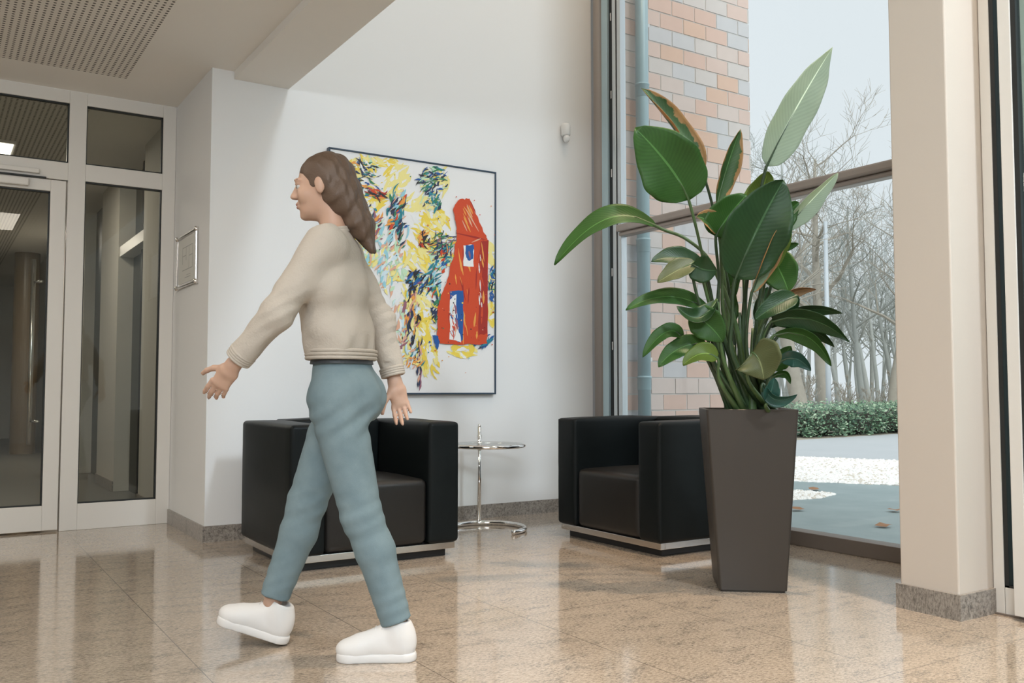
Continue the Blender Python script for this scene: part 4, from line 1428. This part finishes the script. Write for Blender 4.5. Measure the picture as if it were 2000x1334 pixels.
# sweater
S = Field((-0.26, -0.36, 0.90), (0.44, 0.36, 1.52), 0.0048)
S.cone((0.008, 0, 1.00), (0.02, 0, 1.08), 0.112, 0.114, 0.03, YF)
S.cone((0.02, 0, 1.08), (0.045, 0, 1.26), 0.112, 0.118, 0.04, YF)
S.ell((0.095, 0.055, 1.255), (0.06, 0.065, 0.07), 0.05)
S.ell((0.095, -0.055, 1.255), (0.06, 0.065, 0.07), 0.05)
S.cone((0.042, 0, 1.26), (0.033, 0, 1.355), 0.114, 0.086, 0.04, ((0, 1, 0), 1.7))
S.cone((0.034, -0.135, 1.392), (0.034, 0.135, 1.392), 0.056, 0.056, 0.05)
S.cone((0.03, 0, 1.38), (0.045, 0, 1.455), 0.072, 0.062, 0.03)
for (s_, e_, w2) in ((SHL, ELL_, WRL), (SHR, ELR, WRR)):
    cuff = tuple(e_[i] * 0.10 + w2[i] * 0.90 for i in range(3))
    S.cone(s_, e_, 0.064, 0.054, 0.04)
    S.cone(e_, cuff, 0.054, 0.042, 0.025)
    dv = np.array(w2) - np.array(e_)
    lo_ = np.array(cuff) - 0.08
    S.plane(cuff, dv, lo_, np.array(cuff) + 0.08)
    # elbow and sleeve folds
    c3 = np.array(e_)
    S.ripple(lambda x, y, z, c3=c3: -0.0025 * np.exp(-((x - c3[0]) ** 2 + (y - c3[1]) ** 2 + (z - c3[2]) ** 2) / 0.012) * np.sin(150 * (z + 0.55 * x)))
S.plane((0, 0, 1.005), (0, 0, -1), (-0.2, -0.170, 0.88), (0.17, 0.172, 1.03))
S.plane((0.05, 0, 1.447), (0.25, 0, 1))
S.ripple(lambda x, y, z: 0.0035 * np.sin(34 * z + 22 * y + 14 * x) * np.sin(25 * x - 13 * z + 9 * y))
S.ripple(lambda x, y, z: 0.004 * np.exp(-((z - 1.05) / 0.035) ** 2) * np.sin(70 * y + 30 * x))
S.cone((0.03, 0, 1.40), hd3(-0.022, 0, -0.05), 0.056, 0.052, 0.006, cut=True)
S.mesh('sweater', M_KNIT, per)
del S

rb = MB()
for (zz, r0_, r1_) in ((1.010, 0.1165, 0.171), (1.022, 0.1175, 0.173), (1.034, 0.118, 0.174)):
    rb.tube([(0.010 + r0_ * math.cos(2 * PI * k / 48), r1_ * math.sin(2 * PI * k / 48), zz) for k in range(48)], 0.0068, 8, closed=True)
rb.build('ribbed_hem', M_KNIT, per, smooth=True)
for (e_, w2) in ((ELL_, WRL), (ELR, WRR)):
    e3, w3 = Vector(e_), Vector(w2)
    ax_ = (w3 - e3).normalized()
    ux_ = ax_.orthogonal().normalized()
    vx_ = ax_.cross(ux_)
    rb = MB()
    for i in range(4):
        c3 = e3.lerp(w3, 0.885 - 0.035 * i)
        rr3 = 0.0405 + 0.0006 * i
        rb.tube([c3 + (ux_ * math.cos(2 * PI * k / 28) + vx_ * math.sin(2 * PI * k / 28)) * rr3 for k in range(28)], 0.0058, 7, closed=True)
    rb.build('ribbed_cuff', M_KNIT, per, smooth=True)
cr = MB()
for i in range(2):
    cr.tube([(0.040 + (0.060 - 0.003 * i) * math.cos(2 * PI * k / 36), (0.062 - 0.003 * i) * math.sin(2 * PI * k / 36), 1.446 + 0.009 * i - 0.25 * 0.058 * math.cos(2 * PI * k / 36)) for k in range(36)], 0.0062, 8, closed=True)
cr.build('collar', M_KNIT, per, smooth=True)
# jeans and belt
J = Field((-0.32, -0.24, 0.06), (0.42, 0.24, 1.09), 0.0048)
J.cone((0.0, 0, 0.905), (0.010, 0, 1.02), 0.113, 0.094, 0.03, YF)
J.ell((-0.055, 0.062, 0.875), (0.085, 0.078, 0.095), 0.03)
J.ell((-0.055, -0.062, 0.875), (0.085, 0.078, 0.095), 0.03)
for (h_, k_, a_) in ((HIPL, KNL, ANL), (HIPR, KNR, ANR)):
    J.cone(h_, k_, 0.096, 0.068, 0.03)
    c_ = tuple(k_[i] * 0.7 + a_[i] * 0.3 + (-0.008 if i == 0 else 0) for i in range(3))
    e2 = tuple(a_[i] + (a_[i] - k_[i]) * 0.02 for i in range(3))
    J.cone(k_, c_, 0.067, 0.065, 0.02)
    J.cone(c_, e2, 0.064, 0.050, 0.02)
    ct = tuple(k_[i] * 0.06 + a_[i] * 0.94 for i in range(3))
    J.plane(ct, np.array(a_) - np.array(k_), np.array(ct) - 0.085, np.array(ct) + 0.085)
    c3 = np.array(k_)
    J.ripple(lambda x, y, z, c3=c3: -0.0022 * np.exp(-((x - c3[0]) ** 2 + (y - c3[1]) ** 2 + (z - c3[2]) ** 2) / 0.012) * np.sin(120 * z + 40 * x + 20 * y))
    c4 = np.array(ct)
    J.ripple(lambda x, y, z, c4=c4: -0.0018 * np.exp(-((x - c4[0]) ** 2 + (y - c4[1]) ** 2 + (z - c4[2] - 0.05) ** 2) / 0.009) * np.sin(140 * z + 50 * x))
J.plane((0, 0, 1.035), (0, 0, 1))
J.ripple(lambda x, y, z: -0.004 * np.exp(-((z - 0.80) / 0.06) ** 2) * np.sin(85 * z + 60 * x + 25 * y))
J.mesh('jeans', M_DENIM, per)
del J
bl = MB()
nb = 56
for zz, rr2 in ((0.992, 0.100), (1.022, 0.098)):
    pass
ringp = []
for (zz, rx) in ((0.990, 0.1035), (0.990, 0.1075), (1.020, 0.1015), (1.020, 0.0975)):
    ringp.append([(0.008 + rx * math.cos(2 * PI * k / nb), 1.5 * rx * math.sin(2 * PI * k / nb), zz) for k in range(nb)])
bv = [p_ for r_ in ringp for p_ in r_]
bl.add(bv, [(i * nb + j, i * nb + (j + 1) % nb, ((i + 1) % 4) * nb + (j + 1) % nb, ((i + 1) % 4) * nb + j) for i in range(4) for j in range(nb)])
bl.build('belt', M_BELT, per, smooth=False)


# sneakers
def shoe(heel, pitch, yaw=0.0):
    f = Field((-0.02, -0.075, -0.005), (0.30, 0.075, 0.19), 0.0036)
    f.ell((0.222, 0, 0.040), (0.062, 0.047, 0.040), 0.02)
    f.cone((0.055, 0, 0.052), (0.20, 0, 0.045), 0.044, 0.041, 0.02)
    f.cone((0.075, 0, 0.105), (0.185, 0, 0.062), 0.040, 0.030, 0.03)
    f.ell((0.048, 0, 0.070), (0.047, 0.039, 0.070), 0.02)
    f.cone((0.062, 0, 0.09), (0.066, 0, 0.135), 0.043, 0.042, 0.02)
    f.plane((0.066, 0, 0.142), (-0.15, 0, 1))
    f.cone((0.070, 0, 0.12), (0.072, 0, 0.20), 0.034, 0.036, 0.006, cut=True)
    f.plane((0, 0, 0.020), (0, 0, -1))
    o = f.mesh('sneaker', M_SHOE, per)
    g_ = Field((-0.02, -0.075, -0.006), (0.31, 0.075, 0.05), 0.0036)
    g_.cone((0.044, 0, 0.014), (0.14, 0, 0.014), 0.044, 0.042, 0.01)
    g_.cone((0.14, 0, 0.014), (0.232, 0, 0.014), 0.042, 0.050, 0.01)
    g_.plane((0, 0, 0.030), (0, 0, 1))
    g_.plane((0, 0, 0.0), (0, 0, -1))
    s_ = g_.mesh('sole', M_SOLE, o, 1)
    lc = MB()
    for i in range(4):
        x_ = 0.118 + i * 0.022
        zt = 0.128 - i * 0.0125
        lc.tube([(x_, -0.027, zt - 0.016), (x_ + 0.004, -0.012, zt - 0.002), (x_ + 0.004, 0.012, zt - 0.002), (x_, 0.027, zt - 0.016)], 0.0034, 8)
    lc.build('laces', M_SHOE, o, smooth=True)
    o.scale = (0.95, 0.95, 0.95)
    o.location = heel
    o.rotation_euler = (0, pitch, yaw)
    return o


shoe((-0.268, 0.088, 0.0), 0.0, 0.03)
shoe((0.205, -0.085, 0.004), math.radians(-17), -0.03)
# ------------------------------------------------------------------ outside: brick wing
YB, XB1 = 5.62, 6.13
M_MORTAR = mat('mortar', (0.62, 0.60, 0.58), 0.9)
bcols = [(0.63, 0.455, 0.39), (0.63, 0.49, 0.44), (0.62, 0.525, 0.49), (0.59, 0.545, 0.53), (0.55, 0.545, 0.565), (0.64, 0.45, 0.36)]
bm_ = []
for i, c_ in enumerate(bcols):
    m_ = mat('brick_%s' % 'abcdef'[i], c_, 0.85, spec=0.2)
    f_ = noise(m_, 14, 4, 0.6)
    N_, L_, p_ = nt(m_)
    L_.new(mixc(m_, math_node(m_, 'MULTIPLY', f_, 0.5), c_, tuple(min(1, q * 1.25) for q in c_)), p_.inputs['Base Color'])
    bm_.append(m_)
br = MB()
brng = random.Random(4)
XB0 = 4.42
br.box(XB0, XB1 - 0.004, YB + 0.004, YB + 0.25, -0.2, 7.0, 0)
H_C, W_C, J = 0.133, 0.262, 0.012
row, z = 0, -0.19
while z < 6.9:
    x = XB0 - (W_C / 2 if row % 2 else 0.0)
    while x < XB1 - 0.01:
        xa, xb = max(x, XB0), min(x + W_C - J, XB1)
        if xb - xa > 0.02:
            br.box(xa, xb, YB - brng.uniform(0, 0.003), YB + 0.01, z, z + H_C - J, 1 + brng.choices(range(6), (3, 4, 4, 3, 3, 2))[0])
        x += W_C
    z += H_C
    row += 1
z = -0.19
row = 0
while z < 6.9:   # courses on the free end of the wing
    br.box(XB1 - 0.005, XB1, YB, YB + 0.25, z, z + H_C - J, 1 + brng.randrange(6))
    z += H_C
struct(br.build('wall_exterior', [M_MORTAR] + bm_))
# rainwater pipe
dpz = empty('drainpipe', (4.79, YB - 0.09, -0.05))
tag(dpz, 'pale blue downpipe running up the brick wall beside the window post', 'pipe')
M_PIPE = mat('pipe_lacquer', (0.36, 0.50, 0.55), 0.35, 0.1)
MB().tube([(0, 0, 0), (0, 0, 6.9)], 0.052, 24).build('pipe', M_PIPE, dpz, smooth=True)
for zz in (1.00, 2.10, 3.36, 4.9):
    MB().lathe([(0.052, -0.05), (0.056, -0.045), (0.056, 0.045), (0.059, 0.047), (0.059, 0.06), (0.052, 0.062)], (0, 0, zz), 24).build('socket', M_PIPE, dpz, smooth=True)
for zz in (1.18, 3.9):
    MB().box(0.045, 0.075, -0.012, 0.09, zz, zz + 0.03).build('bracket', M_STEEL, dpz)

# ------------------------------------------------------------------ ground outside
GZ = -0.05


def gmat(name, a, b, scale, rough=0.7, spec=0.3):
    m_ = mat(name, a, rough, spec=spec)
    N_, L_, p_ = nt(m_)
    L_.new(mixc(m_, noise(m_, scale, 6, 0.65), a, b), p_.inputs['Base Color'])
    return m_


M_PAVE = gmat('wet_paving', (0.17, 0.235, 0.245), (0.36, 0.43, 0.44), 2.2, 0.45)
M_ROAD = gmat('pale_asphalt', (0.40, 0.43, 0.45), (0.48, 0.50, 0.52), 1.2, 0.7)
M_SOIL = gmat('leafy_ground', (0.25, 0.21, 0.16), (0.42, 0.40, 0.33), 1.2, 0.9)
M_VERGE = gmat('verge', (0.30, 0.30, 0.22), (0.46, 0.42, 0.33), 6, 0.9)


def ground(name, pts, z, mt, thick=0.12):
    n = len(pts)
    vs = [(x, y, z) for x, y in pts] + [(x, y, z - thick) for x, y in pts]
    fs = [tuple(range(n)), tuple(range(2 * n - 1, n - 1, -1))] + [(i, i + n, (i + 1) % n + n, (i + 1) % n) for i in range(n)]
    o = MB()
    o.add(vs, fs)
    return struct(o.build(name, mt))


# lines seen through the window run roughly at right angles to the view
def fl(px, py):
    d = P(px, py, 1) - Vector((0, 0, CAM_H))
    s = (GZ - CAM_H) / d.z
    return (d.x * s, d.y * s)


def ext(a, b, s):
    """extend segment a-b by s at both ends"""
    A, B = Vector(a), Vector(b)
    d = (B - A).normalized()
    return tuple(A - d * s), tuple(B + d * s)


n1, n2 = ext(fl(1555, 938), fl(1757, 949), 9)      # paving | gravel
g1, g2 = ext(fl(1557, 892), fl(1757, 901), 2.6)
g2 = ext(g1, g2, 12)[1]     # gravel | road
r1, r2 = ext(fl(1570, 860), fl(1757, 848), 4)
r2 = ext(r1, r2, 16)[1]     # road | verge
big = 70
ground('floor_outside', [(4.39, -12), (60, -12), (60, 60), (-10, 60), (-10, 20.2), (4.39, 20.2)], GZ - 0.03, M_SOIL, 0.3)
ground('paving', [(4.40, -10), (26, -10), (26, 20), (4.40, 20)], GZ, M_PAVE, 0.025)
ground('road', [g1, g2, r2, r1], GZ + 0.012, M_ROAD, 0.02)
M_STONE = mat('white_gravel', (0.80, 0.79, 0.77), 0.8)
M_STONE2 = mat('beige_gravel', (0.58, 0.53, 0.46), 0.8)
M_BED = mat('gravel_bed', (0.62, 0.60, 0.57), 0.9)
ground('gravel_bed', [n1, n2, g2, g1], GZ + 0.008, M_BED, 0.02)
ground('verge', [r1, r2, ext(r1, r2, 4)[1], (r2[0] - 10, r2[1] + 40), (r1[0] - 20, r1[1] + 40)], GZ + 0.016, M_SOIL, 0.02)
# quadrant pebbles: uncountable stuff
def pebbles(name, label, quad, n, rng, smin, smax):
    mb = MB()
    A, B, C_, D_ = [Vector(q) for q in quad]
    for _ in range(n):
        u, v = rng.random(), rng.random()
        q = (A * (1 - u) + B * u) * (1 - v) + (D_ * (1 - u) + C_ * u) * v
        s = rng.uniform(smin, smax)
        a = rng.uniform(0, 2 * PI)
        zs = s * rng.uniform(0.45, 0.7)
        vs = []
        for k in range(5):
            th = a + 2 * PI * k / 5
            rr = s * rng.uniform(0.75, 1.1)
            vs.append((q.x + rr * math.cos(th), q.y + rr * math.sin(th), GZ - 0.002 + zs * 0.25))
        vs.append((q.x + s * rng.uniform(-.3, .3), q.y + s * rng.uniform(-.3, .3), GZ + zs))
        vs += [(x_, y_, GZ - 0.02) for x_, y_, _z in vs[:5]]
        fs = [(k, (k + 1) % 5, 5) for k in range(5)] + [(6 + k, 6 + (k + 1) % 5, (k + 1) % 5, k) for k in range(5)]
        mb.add(vs, fs, 1 if rng.random() < 0.16 else 0)
    o = mb.build(name, [M_STONE, M_STONE2])
    tag(o, label, 'gravel', kind='stuff')


grng = random.Random(8)
pebbles('gravel', 'white pebbles of the broad gravel strip along the road outside the window', (fl(1440, 936), fl(1800, 950), fl(1800, 902), fl(1440, 889)), 7000, grng, 0.018, 0.045)
pebbles('gravel', 'white pebbles of the small gravel patch just behind the planter outside', (fl(1440, 985), fl(1600, 973), fl(1632, 965), fl(1440, 949)), 1500, grng, 0.015, 0.035)

# fallen leaves on the paving
M_DRYLEAF = mat('dry_leaf', (0.30, 0.15, 0.07), 0.7)
lrng = random.Random(2)
for (lx, ly, lab) in ((1748, 1000, 'dry brown leaf on the paving near the right edge of the window'), (1557, 998, 'dry brown leaf on the paving right beside the planter'),
                      (1725, 1030, 'small dry leaf on the paving close to the window sill'), (1590, 958, 'dry leaf lying on the small white gravel patch')):
    q = fl(lx, ly)
    mb = MB()
    a = lrng.uniform(0, 6)
    n_ = 8
    vs = [(q[0], q[1], GZ + 0.018)]
    for k in range(n_):
        th = 2 * PI * k / n_
        rr = (0.055 if k % 2 == 0 else 0.04)
        vs.append((q[0] + rr * math.cos(th + a) * 1.3, q[1] + rr * math.sin(th + a), GZ + 0.012 + 0.018 * lrng.random()))
    mb.add(vs, [(0, 1 + k, 1 + (k + 1) % n_) for k in range(n_)])
    tag(mb.build('fallen_leaf', M_DRYLEAF), lab, 'leaf', 'fallen leaves outside')

# ------------------------------------------------------------------ clipped hedge
M_HL = [mat('hedge_leaf_dark', (0.055, 0.12, 0.075), 0.45), mat('hedge_leaf_mid', (0.13, 0.24, 0.14), 0.45), mat('hedge_leaf_pale', (0.33, 0.44, 0.30), 0.5), mat('hedge_twig', (0.06, 0.055, 0.045), 0.9)]
ha, hb = Vector((*fl(1590, 858), 0)), Vector((*fl(1757, 849), 0))
hd_ = (hb - ha).normalized()
hn = Vector((-hd_.y, hd_.x, 0))
if hn.y < 0:
    hn = -hn
he = empty('hedge', (ha.x, ha.y, GZ), math.atan2(hd_.y, hd_.x))
tag(he, 'low clipped green hedge on the far side of the pale road', 'hedge')
hr = random.Random(5)
HLEN, HDEP, HH = 7.5, 1.6, 0.60
mb = MB()
core_ = MB()
for i in range(60):
    x0_ = 0.2 + (HLEN - 0.4) * i / 60
    core_.tube([(x0_, 0.5 + hr.uniform(-.2, .5), 0), (x0_ + hr.uniform(-.15, .15), 0.6 + hr.uniform(-.3, .5), HH * 0.9)], 0.02, 5)
core_.box(0.25, HLEN, 0.3, HDEP - 0.2, 0.12, HH - 0.14)
for _ in range(9000):
    fx = hr.uniform(-0.05, HLEN)
    face = hr.random()
    lump = 0.06 * math.sin(fx * 5.1) + 0.05 * math.sin(fx * 11.7 + 1)
    if face < 0.55:
        q = Vector((fx, hr.gauss(0.08, 0.07) + lump, hr.uniform(0.04, HH) ** 1.0))
        q.y += 0.30 * max(0, 1 - q.z / 0.25) * hr.random()
    elif face < 0.9:
        q = Vector((fx, hr.uniform(0, HDEP), HH + hr.gauss(0, 0.035) + lump * 0.6))
    else:
        q = Vector((hr.gauss(-0.02, 0.08), hr.uniform(0, HDEP), hr.uniform(0.05, HH)))
    s = hr.uniform(0.022, 0.05)
    a = Vector((hr.gauss(0, 1), hr.gauss(0, 1), hr.gauss(0, 1))).normalized()
    b = a.orthogonal().normalized()
    mi = hr.choices((0, 1, 2), (4, 5, 2.4))[0]
    mb.add([q - a * s, q + b * s * .5, q + a * s, q - b * s * .5], [(0, 1, 2, 3)], mi)
mb.build('foliage', M_HL[:3], he)
core_.build('stems', M_HL[3], he)

# ------------------------------------------------------------------ bare winter trees
M_BARK = gmat('pale_bark', (0.25, 0.23, 0.19), (0.40, 0.38, 0.33), 5, 0.9)
M_BARK2 = gmat('hazed_bark', (0.26, 0.285, 0.27), (0.38, 0.405, 0.395), 5, 0.9)  # distance haze is put into this greyish bark colour


def grow(mb, p, d, ln, r, lev, rng, up=0.25, sides=5):
    n = 4 if lev > 1 else 3
    pts, rs = [p], [r]
    q = p.copy()
    dd_ = d.copy()
    for i in range(n):
        dd_ = (dd_ + Vector((rng.gauss(0, .13), rng.gauss(0, .13), rng.gauss(0, .07) + up * 0.10))).normalized()
        q = q + dd_ * ln / n
        pts.append(q.copy())
        rs.append(r * (1 - 0.5 * (i + 1) / n))
    mb.tube(pts, rs, max(3, sides), caps=False)
    if lev <= 0:
        return
    k = rng.randint(3, 4) if lev > 1 else rng.randint(3, 5)
    for j in range(k):
        t = rng.uniform(0.30, 1.0) if j else 1.0
        i = min(int(t * n), n - 1)
        u = t * n - i
        s = pts[i].lerp(pts[i + 1], u)
        side = Vector((rng.gauss(0, 1), rng.gauss(0, 1), rng.gauss(0.1, .5)))
        side = (side - dd_ * side.dot(dd_)).normalized()
        nd = (dd_ * rng.uniform(0.6, 1.0) + side * rng.uniform(0.5, 0.95) + Vector((0, 0, up))).normalized()
        grow(mb, s, nd, ln * rng.uniform(0.55, 0.78), max(rs[i] * rng.uniform(0.45, 0.62), 0.006), lev - 1, rng, up, sides - 1)


def tree_meshes(seed, height, r, lean=0.05, lev=4, first=0.35, spread_up=0.25):
    rng = random.Random(seed)
    tr = MB()
    pts, rs = [], []
    q = Vector((0, 0, -0.1))
    d = Vector((rng.gauss(0, lean), rng.gauss(0, lean), 1)).normalized()
    n = 9
    for i in range(n + 1):
        pts.append(q.copy())
        rs.append(r * (1.0 - 0.8 * i / n) * (1.35 if i == 0 else 1))
        d = (d + Vector((rng.gauss(0, .05), rng.gauss(0, .05), 0.05))).normalized()
        q = q + d * height / n
    tr.tube(pts, rs, 10)
    bb = MB()
    for k in range(11):
        t = first + (1 - first) * (k + rng.random() * .6) / 11
        i = min(int(t * n), n - 1)
        s = pts[i].lerp(pts[i + 1], t * n - i)
        a = k * 2.4 + rng.uniform(-.4, .4)
        nd = Vector((math.cos(a), math.sin(a), rng.uniform(0.35, 1.0))).normalized()
        grow(bb, s, nd, height * rng.uniform(0.18, 0.30) * (1.25 - t * 0.6), rs[i] * rng.uniform(0.4, 0.6), lev - 1, rng, spread_up)
    return tr, bb


def make_tree(seed, height, r, mt, label, group, **kw):
    tr, bb = tree_meshes(seed, height, r, **kw)
    t = empty('bare_tree')
    tag(t, label, 'shrub' if 'shrub' in label else 'tree', group)
    tr.build('trunk', mt, t, smooth=True)
    bb.build('branches', mt, t)
    return t


def put_tree(t, px, D, rz, s=1.0):
    q = P(px, 762, D)
    t.location = (q.x, q.y, GZ - 0.03)
    t.rotation_euler = (0, 0, rz)
    t.scale = (s, s, s)


def copy_tree_thing(t, label, group):
    o = t.copy()
    col.objects.link(o)
    o['label'] = label
    o['group'] = group
    for ch in t.children:
        c2 = ch.copy()
        col.objects.link(c2)
        c2.parent = o
    return o


near = [(21, 7.6, 0.19, 1612, 25, 0.4, M_BARK, 'tall bare tree with pale trunk rising behind the white lamp post'),
        (22, 6.4, 0.24, 1572, 23, 1.9, M_BARK, 'thick pale trunked bare tree just right of the planter rim'),
        (23, 6.6, 0.11, 1692, 27, 2.8, M_BARK2, 'slim bare tree above the middle of the hedge'),
        (24, 6.4, 0.14, 1738, 25, 5.0, M_BARK, 'bare tree seen right beside the beige pier at the edge of the window'),
        (25, 7.8, 0.13, 1512, 27, 3.7, M_BARK2, 'slender bare tree seen between the brick wing and the plant leaves')]
trees = []
for sd, hgt, rr, px_, D_, rz_, mt_, lab in near:
    t_ = make_tree(sd, hgt, rr, mt_, lab, 'bare trees behind the hedge')
    put_tree(t_, px_, D_, rz_)
    trees.append(t_)
wood = 'bare tree among the many in the pale woodland far behind the hedge'
far = [make_tree(s_, h_, r_, M_BARK2, wood, 'woodland trees', lev=3) for s_, h_, r_ in ((31, 11, 0.15), (32, 9.5, 0.12), (33, 12, 0.17))]
trng = random.Random(14)
spots = []
for k in range(50):
    spots.append((1455 + (k * 61.8) % 330 + trng.uniform(-6, 6), trng.uniform(31, 55), trng.uniform(0, 6.2), trng.uniform(0.55, 0.8)))
for k, (px_, D_, rz_, s_) in enumerate(spots):
    t_ = far[k] if k < 3 else copy_tree_thing(far[k % 3], wood, 'woodland trees')
    put_tree(t_, px_, D_, rz_, s_)

# leafless shrubs along the edge of the wood
shrub = [make_tree(sd, 1.1, 0.03, M_BARK, 'leafless twiggy shrub at the edge of the wood just behind the hedge', 'leafless shrubs', lean=0.2, lev=3, first=0.05, spread_up=0.5) for sd in (51, 52)]
for k in range(9):
    t_ = shrub[k] if k < 2 else copy_tree_thing(shrub[k % 2], 'leafless twiggy shrub at the edge of the wood just behind the hedge', 'leafless shrubs')
    t_.name = 'leafless_shrub' if k == 0 else 'leafless_shrub.%03d' % k
    put_tree(t_, 1570 + k * 25 + trng.uniform(-8, 8), trng.uniform(21.5, 28), trng.uniform(0, 6), trng.uniform(0.9, 1.5))
# white lamp post by the hedge
q = P(1618, 762, 21)
lp_ = empty('lamp_post', (q.x, q.y, GZ - 0.03))
tag(lp_, 'slim white lamp post standing behind the hedge', 'lamp post')
M_POST = mat('white_post', (0.42, 0.47, 0.51), 0.4)
MB().tube([(0, 0, 0), (0, 0, 1.0), (0, 0, 4.9)], [0.075, 0.06, 0.045], 16).build('pole', M_POST, lp_, smooth=True)
MB().lathe([(0.10, 0.0), (0.10, 0.02), (0.08, 0.05)], (0, 0, 0.02), 18).build('foot_plate', M_POST, lp_, smooth=True)
